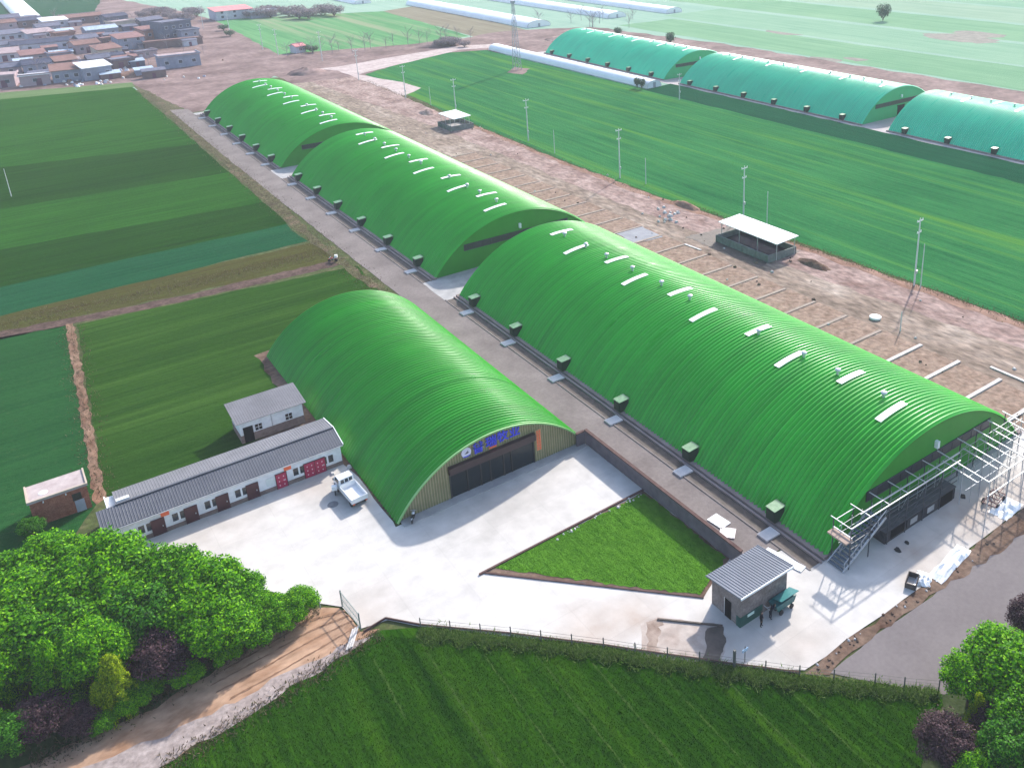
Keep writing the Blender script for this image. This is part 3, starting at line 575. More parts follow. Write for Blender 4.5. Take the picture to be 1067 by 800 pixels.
for p in ((152, 551), (187, 538), (220.6, 526), (252, 514), (312, 492), (341.5, 480.6)):
    x = rx(*p); wn = MB().box(x-.78, x+.78, -.06, -.005, .92, 1.0).box(x-.78, x+.78, -.06, -.005, 2.0, 2.08).box(x-.78, x-.70, -.06, -.005, 1.0, 2.0).box(x+.70, x+.78, -.06, -.005, 1.0, 2.0).box(x-.1, x+.1, -.06, -.005, 1.0, 2.0).build('window', white, t)
    for a_, b_ in ((-.70, -.1), (.1, .70)): B('pane', darkglass, wn, x+a_, x+b_, -.035, -.004, 1.0, 2.0)
x = rx(283, 503); B('shutter', mat('shutter_pale', (.60, .64, .62), (.68, .72, .70), 3, .6), t, x-.6, x+.6, -.06, -.005, .95, 1.9)
for p in ((172, 536), (300, 491)): x = rx(*p); B('poster', orange, t, x-.42, x+.42, -.06, -.006, 2.12, 2.66)
B('gutter', steel, t, -1.8, Lh+.3, -.26, -.13, 2.74, 2.82)

# shed behind
sx0, sx1, sy = -42.3, -34.3, 60.9
t = thing('field_shed', 'small white shed with grey single-slope roof behind the long row house', 'shed', (sx0, sy, 0)); Ls = sx1-sx0
B('wall', offwhite, t, 0, Ls, 0, 4.4, 1.15, 3.1); B('brick_base', brickbase, t, -.03, Ls+.03, -.03, 4.43, 0, 1.15)
ribbed('roof', (-.5, -.5, 3.15), (Ls+.45, -.5, 3.15), (-.5, 4.8, 3.75), greyroof_rear, t, .30, .05, .03, .08)
MB().add([(0, 4.4, 3.1), (Ls, 4.4, 3.1), (Ls, 4.4, 3.65), (0, 4.4, 3.65), (0, 0, 3.1), (Ls, 0, 3.1)], [(0, 1, 2, 3), (4, 0, 3), (5, 2, 1)]).build('roof_gap_wall', offwhite, t)
B('door', blackhole, t, .35, 1.55, -.08, -.035, 0, 2.25)
for x in (1.75, 5.6):
    wn = MB().box(x, x+1.0, -.05, -.004, 1.25, 2.25).build('window', white, t)
    for i in range(2):
        for j in range(2): B('pane', darkglass, wn, x+.07+i*.46, x+.47+i*.46, -.07, -.05, 1.32+j*.46, 1.72+j*.46)
B('downpipe', steel, t, 3.9, 3.99, -.1, -.005, 1.2, 3.1)

# brick hut at the left
t = thing('brick_hut', 'small red brick hut with pale flat roof at the end of the soil path', 'hut', (-65.2, 58.6, 0))
B('wall', brick, t, 0, 5.6, 0, 3.4, 0, 3.1)
B('roof_slab', mat('roof_rosy_concrete', (.36, .29, .28), (.46, .39, .375), .7, .9, fine=(1.5, .1)), t, -.2, 5.75, -.2, 3.55, 3.1, 3.28)
MB().box(-.2, 5.75, -.2, -.02, 3.28, 3.42).box(-.2, -.02, -.02, 3.55, 3.28, 3.42).box(5.57, 5.75, -.02, 3.55, 3.28, 3.42).build('parapet', mat('parapet_render', (.42, .34, .27), (.5, .41, .33), 1.2, .9), t)
MB().lathe((1.5, 1.2, 3.28), [(.02, .0), (.5, .01), (.34, .06), (.02, .08)], 9).build('roof_patch', white, t)
d = B('door', mat('door_grey', (.34, .35, .42), (.42, .43, .5), 2, .5), t, 4.1, 5.05, -.06, -.003, 0, 1.55); B('window', darkglass, t, 4.0, 4.9, -.05, -.003, 1.6, 2.5)
for x in (1.3, 3.5): MB().tube((x, -.25, 2.85), (x, .02, 2.85), .07).build('drain_spout', white, t)

# ------------------------------------------------------------------ guard hut
t = thing('guard_hut', 'grey brick gatehouse with blue-grey ribbed roof beside the lawn corner', 'hut', (-13.4, -1.3, 0))
B('wall', brickgrey, t, 0, 6.2, 0, 4.0, .06, 3.35)
MB().add([(0, 0, 3.35), (6.2, 0, 3.35), (6.2, 4, 3.35), (0, 4, 3.35), (0, 0, 3.98), (6.2, 0, 3.98)], [(0, 1, 5, 4), (0, 4, 3), (1, 2, 5), (3, 4, 5, 2)]).build('roof_wedge', brickgrey, t)
ribbed('roof', (-.5, -.45, 4.06), (6.55, -.45, 4.06), (-.5, 4.4, 3.34), mat('roof_bluegrey', (.10, .115, .15), (.135, .15, .19), .4, .45), t, .32, .06, .06, .12)
B('eave_trim', white, t, -.45, 6.58, -.55, -.46, 3.9, 4.12)
B('door', blackhole, t, -.06, -.004, 1.25, 2.1, .06, 2.15); B('door_frame', steel, t, -.05, -.003, 2.1, 2.2, .06, 2.2)
B('painted_base', darkgreen, t, -.02, 2.9, -.05, -.005, .06, 1.25)
B('notice', mat('notice_pale', (.55, .68, .6), (.62, .75, .66), 2, .6), t, .9, 1.75, -.09, -.05, .85, 1.15)
B('base_band', darkgreen, t, -.05, -.005, 0, .5, .06, 1.25)

# teal feed cart by the hut
t = thing('feed_cart', 'teal metal cart with tilted lid against the gatehouse wall', 'cart', (-9.6, -2.0, .08))
MB().prism_y([(0, .55), (2.2, .55), (2.5, 1.25), (-.25, 1.25)], -.55, .55).build('hopper', teal, t)
MB().add([(.2, .5, 1.3), (2.6, .5, 1.3), (2.6, -.75, 1.75), (.2, -.75, 1.75), (.2, .5, 1.36), (2.6, .5, 1.36), (2.6, -.75, 1.81), (.2, -.75, 1.81)], [(0, 3, 2, 1), (4, 5, 6, 7), (0, 1, 5, 4), (1, 2, 6, 5), (2, 3, 7, 6), (3, 0, 4, 7)]).build('lid', mat('teal_lid', (.02, .15, .16), (.04, .2, .2), 2, .4), t)
for x in (.4, 1.8):
    for y in (-.6, .5): MB().lathe((x, y, .27), [(.02, -.06), (.27, -.06), (.27, .06), (.02, .06)], 12, 'y').build('wheel', black, t)
for x in (.3, 1.9): MB().box(x, x+.1, -.5, .5, .25, .56).build('axle', teal, t)
MB().bar((-.2, 0, 1.0), (-1.0, 0, 1.25), .06).bar((-1.0, -.4, 1.25), (-1.0, .4, 1.25), .05).build('handle', steel, t)

# ------------------------------------------------------------------ people (one continuous skinned body each)
def person(label, loc, rz, pose, cloth, hair=(.015, .012, .01)):
    t = thing('person', label, 'person', loc, rz)
    J = dict(pel=(0, 0, .95), spine=(0, .02, 1.15), chest=(0, .02, 1.36), neck=(0, .0, 1.50), headb=(0, -.03, 1.57), head=(0, -.03, 1.69), hl=(.09, 0, .90), hr=(-.09, 0, .90), kl=(.11, -.03, .5), kr=(-.11, -.03, .5),
             al=(.12, .02, .08), ar=(-.12, .02, .08), tl=(.13, -.14, .035), tr=(-.13, -.14, .035), sl=(.18, .02, 1.42), sr=(-.18, .02, 1.42), el=(.24, .03, 1.15), er=(-.24, .03, 1.15), wl=(.25, -.06, .92), wr=(-.25, -.06, .92), fl=(.25, -.09, .83), fr=(-.25, -.09, .83))
    J.update(pose)
    rad = dict(pel=.15, spine=.13, chest=.155, neck=.06, headb=.075, head=.10, hl=.10, hr=.10, kl=.065, kr=.065, al=.045, ar=.045, tl=.04, tr=.04, sl=.075, sr=.075, el=.05, er=.05, wl=.036, wr=.036, fl=.04, fr=.04)
    E_ = [('pel', 'spine'), ('spine', 'chest'), ('chest', 'neck'), ('neck', 'headb'), ('headb', 'head'), ('pel', 'hl'), ('hl', 'kl'), ('kl', 'al'), ('al', 'tl'), ('pel', 'hr'), ('hr', 'kr'), ('kr', 'ar'), ('ar', 'tr'),
          ('chest', 'sl'), ('sl', 'el'), ('el', 'wl'), ('wl', 'fl'), ('chest', 'sr'), ('sr', 'er'), ('er', 'wr'), ('wr', 'fr')]
    k = list(J); me = bpy.data.meshes.new('body'); me.from_pydata([J[i] for i in k], [(k.index(a), k.index(b)) for a, b in E_], [])
    o = link('body', me, t); m = o.modifiers.new('skin', 'SKIN')
    for i, n_ in enumerate(k): sv_ = me.skin_vertices[0].data[i]; sv_.radius = (rad[n_], rad[n_]); sv_.use_root = (n_ == 'pel')
    sb = o.modifiers.new('sub', 'SUBSURF'); sb.levels = 1; sb.render_levels = 1
    me.materials.append(cloth)
    h = Vector(J['head']); skin = mat('skin', (.45, .25, .17), (.5, .29, .2), 3, .6)
    MB().lathe((h.x, h.y-.02, h.z-.10), [(.02, -.02), (.08, .0), (.102, .08), (.098, .15), (.06, .2), (.02, .215)], 12).build('face', skin, t, True)
    MB().lathe((h.x, h.y+.01, h.z-.03), [(.106, .0), (.116, .06), (.10, .13), (.05, .17), (.01, .18)], 12).build('hair', mat('hair_dark', hair, hair, 3, .6), t, True)
    for s in ('l', 'r'):
        f = Vector(J['f'+s]); mb = MB()
        for i in range(4): mb.tube(f+Vector(((i-1.5)*.02, -.01, .02)), f+Vector(((i-1.5)*.022, -.03, -.075+.008*abs(i-1.4))), .010, .008, 5)
        mb.tube(f+Vector((0, -.02, .02)), f+Vector((0, -.07, -.02)), .011, .009, 5); mb.build('hand', skin, t)
    return t
clothblk = mat('cloth_black', (.010, .010, .012), (.02, .02, .022), 4, .9)
clothnavy = mat('cloth_navy', (.012, .014, .022), (.022, .024, .035), 4, .9)
pz = at(793, 653)
person('person in black standing in front of the gatehouse, seen from behind', (pz.x, pz.y, .08), R(20), {}, clothblk)
person('person in dark clothes bending over the teal cart', (-10.4, -2.3, .08), R(80), dict(spine=(0, -.08, 1.12), chest=(0, -.22, 1.28), neck=(0, -.32, 1.38), headb=(0, -.38, 1.42), head=(0, -.46, 1.50), sl=(.18, -.24, 1.32), sr=(-.18, -.24, 1.32), el=(.22, -.34, 1.08), er=(-.22, -.34, 1.08), wl=(.18, -.52, .98), wr=(-.18, -.52, .98), fl=(.17, -.60, .95), fr=(-.17, -.60, .95)), clothnavy)

# ------------------------------------------------------------------ steel frame and stairs at the nearest barn
t = thing('steel_staircase', 'dark steel staircase rising along the front of the nearest long barn', 'staircase', (0, 0, .08))
n = 15
for i in range(n):
    x = -.2+i*.42; z = .12+i*.235; B('tread', mat('tread_blue_steel', (.06, .09, .13), (.09, .13, .18), 2, .45, metal=.3), t, x, x+.34, -2.45, -.55, z, z+.05)
for y in (-2.55, -.5): MB().bar((-.25, y, .05), (6.2, y, 3.72), .09, .26).build('stringer', steel, t)
for y in (-2.55,):
    MB().bar((-.2, y, 1.05), (6.2, y, 4.7), .06).build('handrail', steel, t)
    for i in range(0, n, 3): x = -.1+i*.42; MB().bar((x, y, .2+i*.235), (x, y, 1.1+i*.235), .05).build('baluster', steel, t)
t = thing('pump_room', 'grey block plinth with dark openings under the stairs of the nearest barn', 'plinth', (0, 0, .08))
B('wall', mat('block_dark_grey', (.035, .035, .04), (.075, .07, .075), .9, .9), t, 6.5, 18.9, -2.45, -.2, 0, 1.5); B('slab', darksteel, t, 6.4, 19.0, -2.5, -.15, 1.5, 1.6)
B('opening', blackhole, t, 7.4, 10.2, -2.49, -2.452, .3, 1.3); B('opening', blackhole, t, 16.0, 18.4, -2.50, -2.452, 0, 1.4)
for x in (10.2, 13.2): B('panel', concrete_grey, t, x+.6, x+1.8, -2.49, -2.452, .4, 1.1)
t = thing('steel_canopy_frame', 'bare steel canopy frame with pale beams in front of the nearest barn', 'frame', (0, 0, .08))
paleb = mat('pale_steel_beam', (.42, .42, .43), (.55, .55, .55), 1, .45)
bx = [.6, 3.65, 6.7, 9.75, 12.8, 15.85]
for x in bx:
    MB().bar((x, .15, 5.05), (x, -2.6, 5.05), .08).build('beam', paleb, t)
    MB().bar((x, -2.55, 0), (x, -2.55, 5.0), .09).build('post', darksteel, t)
    MB().bar((x, -.25, 0), (x, -.25, 5.0), .09).build('post', darksteel, t)
MB().bar((.5, -2.6, 5.13), (19.0, -2.6, 5.13), .11).build('rail', paleb, t)
MB().bar((3.0, -1.7, 5.16), (20.2, -1.7, 5.16), .08).build('rail', paleb, t)
MB().bar((.8, -.4, 4.85), (3.6, -.4, 4.85), .07).build('rail', paleb, t)
for z, y in ((3.9, -2.55), (3.2, -2.55), (2.5, -2.55)): MB().bar((.6, y, z), (18.9, y, z), .06).build('rail', darksteel, t)
for x in (1.5, 4.5, 7.5, 10.5): MB().bar((x, -2.6, 2.3), (x+2.2, -2.6, 3.9), .05).build('brace', darksteel, t)
B('plank', mat('plank_brown', (.30, .21, .17), (.42, .32, .27), 1.5, .9, stretch=(1, .2, 1)), t, -.25, .75, -2.7, -.2, 3.55, 3.72)
B('plank_rail', paleb, t, .55, .68, -2.7, -.2, 3.9, 4.0)
thin = mat('scaffold_tube_grey', (.26, .27, .29), (.38, .39, .41), 2, .5, metal=.4)
for k in range(22):
    x = .9+k*1.6; MB().tube((x, -1.05, 0), (x, -1.05, 4.9 if k < 12 else 4.2), .035, .035, 6).build('scaffold_tube', thin, t)
    if k % 2 == 0: MB().tube((x, -1.05, 1.0), (x+1.6, -1.05, 2.9), .025, .025, 5).build('scaffold_tube', thin, t)
for z in (1.2, 2.4, 3.6, 4.5): MB().tube((.6, -1.05, z), (34.5, -1.05, z), .03, .03, 6).build('scaffold_tube', thin, t)
for k in range(8): x = 19.5+k*1.8; MB().tube((x, -4.0, 0), (x, -4.0, 4.9), .03, .03, 6).build('scaffold_tube', thin, t)
for z in (2.2, 3.9): MB().tube((18.4, -4.0, z), (33, -4.0, z), .03, .03, 6).build('scaffold_tube', thin, t)
big = [18.7, 22.6, 25.8, 28.7, 31.8]
for x in big:
    MB().bar((x, .2, 5.05), (x-.6, -6.8, 5.0), .11).build('beam', paleb, t)
    MB().bar((x+.3, -.4, 3.9), (x-.2, -5.2, 3.9), .14, .1).build('beam', paleb, t)
    for y in (-3.4, -6.7): MB().bar((x-.3, y, 0), (x-.3, y, 5.0), .1).build('post', steel, t)
    MB().bar((x, -.25, 0), (x, -.25, 5.0), .09).build('post', darksteel, t)
    for k in range(4): MB().bar((x-.1, -.5-k*1.4, 3.95), (x-.2, -1.2-k*1.4, 5.0), .05).build('brace', steel, t)
MB().bar((18.0, -6.8, 5.12), (31.5, -6.8, 5.12), .1).build('rail', paleb, t)
MB().bar((18.0, -6.8, 3.2), (31.5, -6.8, 3.2), .1).build('rail', paleb, t)
B('roof_panel', film, t, 28.5, 31.2, -6.6, -4.4, 5.22, 5.28)  # white panel added to stand in for glare over the beams
# yard clutter in front of the nearest barn
def cart(name, label, loc, rz, m, L=3.0, W=1.4):
    t = thing(name, label, 'farm machine', loc, rz)
    for y in (-W/2, W/2): MB().bar((0, y, .55), (L, y, .55), .1).build('side_rail', m, t)
    for k in range(5): MB().bar((k*L/4, -W/2, .58), (k*L/4, W/2, .58), .08).build('cross_bar', m, t)
    for x in (.6, L-.6):
        for y in (-W/2-.12, W/2+.12): MB().lathe((x, y, .36), [(.05, -.09), (.36, -.09), (.36, .09), (.05, .09)], 14, 'y').build('wheel', black, t)
    MB().bar((L, 0, .55), (L+1.2, 0, .4), .08).build('drawbar', m, t)
    for k in range(4): MB().bar((.3+k*.7, -.3, .55), (.5+k*.7, .3, 1.3), .07).build('tine', m, t)
    return t
cart('harrow', 'dark red wheeled harrow parked on the bright concrete under the pale beams', (20.2, -5.9, .08), R(10), mat('rust_red', (.14, .06, .055), (.22, .10, .09), 2, .7))
cart('steel_trolley', 'pale steel trolley at the yard edge below the canopy beams', (24.2, -9.6, .08), R(25), paleb, 2.6, 1.6)
def tarp(label, c, w_, d_, rz, seed):
    r_ = random.Random(seed); n = 9; mb = MB(); vs = []
    for i in range(n):
        for j in range(n):
            u, v = i/(n-1)-.5, j/(n-1)-.5; e = 1-max(abs(u), abs(v))*2
            vs.append((u*w_+r_.uniform(-.1, .1), v*d_+r_.uniform(-.1, .1), .02+max(0, min(1, e*2.5))*r_.uniform(.12, .5)))
    mb.add(vs, [(i*n+j, (i+1)*n+j, (i+1)*n+j+1, i*n+j+1) for i in range(n-1) for j in range(n-1)])
    o = mb.build('plastic_sheet', film); o.location = (c[0], c[1], .09); o.rotation_euler = (0, 0, rz); return tag(o, label, 'sheet', 'crumpled plastic sheets at the yard edge')
p = at(990, 588); tarp('long crumpled white plastic sheet at the yard edge below the barn front', p, 6.5, 1.6, R(8), 1)
p = at(962, 604); tarp('small white plastic sheet with dark underside at the dirt verge', p, 2.2, 1.5, R(30), 2)
p = at(1048, 530); tarp('white plastic heap beside the steel trolley', p, 4.0, 2.2, R(5), 3)
t = thing('pallet_crate', 'dark open crate under the small white sheet at the dirt verge', 'crate'); p = at(950, 608); t.location = (p.x, p.y, .08); t.rotation_euler = (0, 0, R(25))
for y in (-.5, .5): B('side_board', mat('crate_dark', (.07, .06, .055), (.12, .10, .09), 2, .9), t, -.9, .9, y-.04, y+.04, 0, .6)
for x in (-.9, .9): B('end_board', MATS['crate_dark'], t, x-.04, x+.04, -.46, .46, 0, .6)
rr = random.Random(11); blk = mat('debris_dark', (.03, .03, .032), (.06, .055, .05), 2, .9)
for k, (px_, py_, lab) in enumerate(((935, 574, 'dark lump of debris on the concrete left of the plinth opening'), (945, 566, 'small dark debris beside the larger lump on the concrete'), (1003, 518, 'black bag lying between the steel posts'))):
    p = at(px_, py_); o = stone(p.x, p.y, .09, .4-.1*(k == 1), 'debris_lump', blk, None); tag(o, lab, 'debris')
for k in range(46):   # clods along the verge
    u = rr.random(); p = at(850+u*200+rr.uniform(-6, 6), 696-u*142+rr.uniform(-4, 6)); o = stone(p.x, p.y, .07, rr.uniform(.07, .2), 'soil_clod', soil if k % 5 else rub, None); tag(o, 'lump of soil or rubble on the brown verge by the grey road', 'clod', 'clods on the dirt verge')

# boards on the access road and the loose roof sheet
def board(label, c, w_, d_, rz, tilt, m):
    t_ = MB().box(-w_/2, w_/2, -d_/2, d_/2, 0, .06); [t_.box(-w_/2+.05, w_/2-.05, -d_/2+.1+i*d_/4, -d_/2+.2+i*d_/4, .06, .10) for i in range(4)]
    o = t_.build('loose_board', m); o.location = c; o.rotation_euler = (tilt, 0, rz); return tag(o, label, 'board')
p = at(749, 544); board('white board lying on the access road beside the wall, the farther one', (p.x, p.y, .12), 1.5, 2.2, R(5), 0, white)
p = at(758, 556); board('pinkish white board lying nearest the gatehouse on the access road', (p.x, p.y, .12), 1.6, 1.7, R(40), 0, mat('board_pink', (.70, .62, .61), (.78, .7, .69), 2, .7))
p = at(817, 584); board('pale ribbed roof sheet leaning on the ground behind the gatehouse', (p.x, p.y, .12), 1.0, 4.6, R(12), 0, mat('sheet_blueish', (.55, .60, .66), (.65, .69, .74), 1.5, .4))

# ------------------------------------------------------------------ light truck
t = thing('light_truck', 'white light truck with open cargo bed parked beside the green hall', 'truck', (-35.0, 38.9, .08), R(3))
tw = mat('truck_white', (.72, .72, .73), (.80, .80, .80), 1, .3)
W2 = .93
MB().add([(-W2, 3.5, .55), (W2, 3.5, .55), (W2, 5.3, .55), (-W2, 5.3, .55), (-W2, 3.5, 1.35), (W2, 3.5, 1.35), (W2, 5.35, 1.3), (-W2, 5.35, 1.3), (-W2+.1, 3.6, 2.02), (W2-.1, 3.6, 2.02), (W2-.1, 4.75, 2.0), (-W2+.1, 4.75, 2.0)],
    [(0, 3, 2, 1), (0, 1, 5, 4), (1, 2, 6, 5), (2, 3, 7, 6), (3, 0, 4, 7), (4, 5, 9, 8), (5, 6, 10, 9), (6, 7, 11, 10), (7, 4, 8, 11), (8, 9, 10, 11)]).build('cab', tw, t)
for x in (-.5, 0, .5): MB().add([(x-.2, 3.518, 1.48), (x+.2, 3.518, 1.48), (x+.2, 3.575, 1.9), (x-.2, 3.575, 1.9)], [(0, 1, 2, 3)]).build('rear_window', darkglass, t)
for s in (-1, 1): MB().add([(s*(W2+.005), 3.75, 1.42), (s*(W2+.005), 4.9, 1.42), (s*(W2-.08), 4.65, 1.92), (s*(W2-.08), 3.75, 1.92)], [(0, 1, 2, 3)]).build('side_window', darkglass, t); MB().bar((s*1.05, 5.0, 1.4), (s*1.05, 5.0, 1.65), .12, .05).build('mirror', black, t)
MB().add([(-.78, 5.365, 1.34), (.78, 5.365, 1.34), (.74, 4.79, 1.96), (-.74, 4.79, 1.96)], [(0, 1, 2, 3)]).build('windscreen', darkglass, t)
for s in (-.65, .65): B('headlight', steel, t, s-.16, s+.16, 5.31, 5.38, .75, .95)
bed = B('cargo_bed', tw, t, -.98, .98, 0, 3.35, .72, .84)
for x in (-.98, .92): B('side_board', tw, bed, x, x+.06, 0, 3.35, .84, 1.32)
B('tailgate', tw, bed, -.92, .92, 0, .06, .84, 1.32); B('headboard', tw, bed, -.92, .92, 3.28, 3.35, .84, 1.5)
B('chassis', darksteel, t, -.45, .45, .1, 5.1, .42, .72)
for s in (-1, 1):
    for y in (.75, 4.4):
        wh = MB().lathe((s*.8, y, .36), [(.18, -.11), (.36, -.11), (.36, .11), (.18, .11)], 16, 'x').build('wheel', black, t); MB().lathe((s*.8, y, .36), [(.02, -.08), (.2, -.08), (.2, .08), (.02, .08)], 12, 'x').build('rim', steel, wh)
for s in (-.75, .75): B('tail_lamp', orange, t, s-.12, s+.12, -.03, 0, .55, .68)

def motorcycle(label, loc, rz, m, box=False):
    t = thing('motorcycle', label, 'motorcycle', loc, rz)
    for y in (-.62, .62):
        wh = MB().lathe((0, y, .30), [(.20, -.05), (.30, -.05), (.30, .05), (.20, .05)], 16, 'x').build('wheel', black, t); MB().lathe((0, y, .3), [(.02, -.03), (.2, -.03), (.2, .03), (.02, .03)], 10, 'x').build('rim', steel, wh)
    MB().bar((0, -.62, .3), (0, -.2, .55), .08).bar((0, .62, .3), (0, .42, .95), .06).bar((0, -.2, .5), (0, .4, .75), .1).box(-.13, .13, -.15, .2, .28, .55).build('frame', darksteel, t)
    MB().lathe((0, .18, .78), [(.03, -.25), (.14, -.18), (.17, 0), (.13, .18), (.03, .24)], 10, 'y').build('tank', m, t)
    B('seat', black, t, -.13, .13, -.62, -.05, .72, .82)
    MB().bar((-.36, .36, 1.02), (.36, .36, 1.02), .04).build('handlebar', steel, t)
    MB().lathe((0, .55, .85), [(.02, -.06), (.09, -.05), (.1, .05), (.02, .08)], 10, 'y').build('headlight', steel, t)
    for y in (-.62, .62): MB().box(-.07, .07, y-.22, y+.22, .62, .66).build('mudguard', m, t)
    if box: B('top_box', white, t, -.3, .3, -.95, -.45, .85, 1.35)
    return t
p = at(431, 542); motorcycle('black motorcycle with white panels parked at the foot of the green hall', (p.x, p.y, .08), R(-35), mat('moto_white', (.55, .55, .56), (.65, .65, .66), 2, .35))
p = at(350, 513); motorcycle('dark motorcycle with a white box parked left of the white truck', (p.x, p.y, .08), R(-20), mat('moto_dark', (.03, .03, .035), (.05, .05, .055), 2, .35), True)
p = at(347, 273); motorcycle('small red and white motorcycle at the field corner beside the access road', (p.x, p.y, .06), R(60), mat('moto_red', (.4, .05, .05), (.5, .08, .07), 2, .4), True)
p = at(347, 526); tag(MB().lathe((p.x, p.y, .082), [(.02, 0), (.62, 0), (.6, .03), (.02, .035)], 20).build('manhole_cover', mat('iron_grey', (.12, .12, .13), (.18, .18, .19), 3, .6)), 'grey round manhole cover in the truck shadow', 'manhole')
p = at(641, 478); tag(MB().lathe((p.x, p.y, .082), [(.02, 0), (.4, 0), (.38, .03), (.02, .035)], 16).build('manhole_cover', MATS['iron_grey']), 'small dark manhole cover in the shadow of the boundary wall', 'manhole')
for k, (px_, py_, s, lab) in enumerate(((362, 485, .3, 'white sack near the crimson double door'), (370, 482, .35, 'pale bucket heap at the end of the long white house'), (345, 492, .28, 'small pinkish bundle before the crimson double door'))):
    p = at(px_, py_); o = stone(p.x, p.y-.6, .09, s*1.3, 'sack', rub, None); tag(o, lab, 'sack')

# ------------------------------------------------------------------ gate, fence and posts
gp, gq = at(357, 632), at(376, 656)
gt = thing('mesh_gate', 'open wire mesh gate leaf where the dirt road meets the yard', 'gate', (gp.x, gp.y, .06))
v = Vector((gq.x-gp.x, gq.y-gp.y, 0)); gm = mat('gate_grey_green', (.18, .22, .20), (.26, .30, .27), 2, .5)
MB().bar((0, 0, 0), (0, 0, 2.0), .12).build('post', gm, gt); MB().bar(v, v+Vector((0, 0, 2.0)), .12).build('post', gm, gt)
v *= .96; o_ = Vector((gq.x-gp.x, gq.y-gp.y, 0))*.02
for z in (.2, 1.0, 1.85): MB().bar(o_+Vector((0, 0, z)), v+Vector((0, 0, z)), .06).build('rail', gm, gt)
for k in range(13): q = o_.lerp(v, k/12); MB().bar(q+Vector((0, 0, .2)), q+Vector((0, 0, 1.85)), .025).build('mesh_wire', gm, gt)
p = at(334, 634); tag(MB().tube((p.x, p.y, 0), (p.x, p.y, 1.6), .06).lathe((p.x, p.y, 1.6), [(.07, 0), (.07, .05), (.01, .09)], 8).build('gate_post', gm), 'lone dark gate post at the end of the shrubs', 'post')
fp = [at(*p) for p in fence_px]
ft = thing('wire_fence', 'post and wire fence along the edge of the front field', 'fence', (0, 0, 0))
pm = mat('post_dark', (.06, .065, .06), (.11, .11, .10), 3, .7)
for i, p in enumerate(fp):
    h = 1.35 if i != 10 else 2.1; MB().bar((p.x, p.y, 0), (p.x, p.y, h), .085 if i != 10 else .2).build('post', pm, ft)
for z in (.45, .85, 1.2):
    for a, b in zip(fp[:-1], fp[1:]): MB().bar((a.x, a.y, z), (b.x, b.y, z), .018).build('wire', pm, ft)
et = thing('edge_board', 'low brown edging board between the bright yard and the front field', 'edging', (0, 0, 0))
pts = [at(379, 659), at(402, 645)]+[at(x, y-3) for x, y in fence_px[:13]]
for a, b in zip(pts[:-1], pts[1:]): MB().bar((a.x, a.y, .14), (b.x, b.y, .14), .1, .28).build('board', MATS['coping_brown'], et)
t = thing('timber_planks', 'three pale planks stacked beside the open mesh gate', 'planks', (0, 0, 0)); p = at(366, 664)
for k in range(3): MB().bar((p.x-.9+k*.25, p.y-1.3, .12+.02*k), (p.x+.5+k*.25, p.y+.8, .12+.02*k), .16, .08).build('plank', rub, t)
t = thing('blue_sign_post', 'thin post with small blue board inside the fence', 'sign', (0, 0, 0)); p = at(776, 690)
MB().bar((p.x, p.y, .05), (p.x, p.y, 1.9), .06).build('post', pm, t); MB().box(p.x-.35, p.x+.35, p.y-.05, p.y+.0, 1.35, 1.65).build('board', mat('board_blue', (.18, .36, .55), (.24, .42, .6), 2, .5), t)
MB().box(p.x-.35, p.x+.35, p.y-.06, p.y-.052, 1.47, 1.53).build('stripe', white, t)

# ------------------------------------------------------------------ utility poles, tower
def upole(label, p, h, arms=True, r=.17):
    t = thing('utility_pole', label, 'pole', (p.x, p.y, 0), R(6), 'utility poles along the field edge')
    MB().tube((0, 0, 0), (0, 0, h), r, r*.6, 10).build('shaft', polec, t)
    if arms:
        for z, L_ in ((h-.5, 1.9), (h-2.6, 1.3)):
            cr = MB().bar((-L_/2, 0, z), (L_/2, 0, z), .14).build('cross_arm', polec, t)
            for x in (-L_/2+.1, 0 if z < h-1 else -.05, L_/2-.1): MB().lathe((x, 0, z+.07), [(.05, 0), (.08, .08), (.08, .2), (.03, .28)], 8).build('insulator', white, cr)
        MB().box(-.2, .2, -.35, -.12, 2.4, 3.0).build('switch_box', steel, t)
    return t
upole('tall concrete utility pole nearest the right edge, behind the brown track', at(952.4, 297.7), 12.6)
upole('tall concrete utility pole behind the white tank roof', at(774.7, 224), 11.0)
upole('tall concrete utility pole at the track, left of the white tank roof', at(646, 186), 12.6)
upole('utility pole at the track right of the smaller tank roof', at(550.6, 147), 12.2)
upole('utility pole behind the smaller tank roof', at(475.4, 119), 11.6)
upole('utility pole near the far end of the green field', at(422.8, 102.5), 11.6)
for px_, py_, h, lab in ((959, 300, 8.2, 'thin bare pole close beside the nearest utility pole'), (799, 235, 7.5, 'thin bare pole behind the white tank roof'), (673, 192, 6.5, 'thin bare pole right of the third utility pole'), (578, 160, 6.5, 'thin bare pole right of the fourth utility pole'), (449, 110, 6.5, 'thin bare pole left of the smaller tank roof')):
    upole(lab, at(px_, py_), h, False, .10)
upole('lone thin pole standing in the dark left field', at(12, 205), 7.0, False, .1)
p = at(938, 345); upole('short dark wooden post on the brown dirt left of the concrete strips', p, 3.4, False, .11)
for px_, py_, h, lab in ((336, 64, 13, 'utility pole beside the spoil heap beyond the near barns'), (374, 84, 12, 'utility pole at the corner of the pale track'), (274, 52, 12, 'leaning far pole left of the little field house'), (290, 58, 12, 'double far pole beside the little field house'), (240, 37, 13, 'far pole in front of the red-roofed barn'), (212, 30, 13, 'far pole right of the tall dark house'), (708, 104, 9, 'white pole at the end of the film tunnel')):
    upole(lab, at(px_, py_), h)
t = thing('lattice_tower', 'thin steel lattice tower standing in the far green field', 'tower', tuple(at(539, 73)))
H_ = 27.0; tw_ = mat('tower_grey', (.26, .26, .30), (.34, .34, .38), 1, .6)
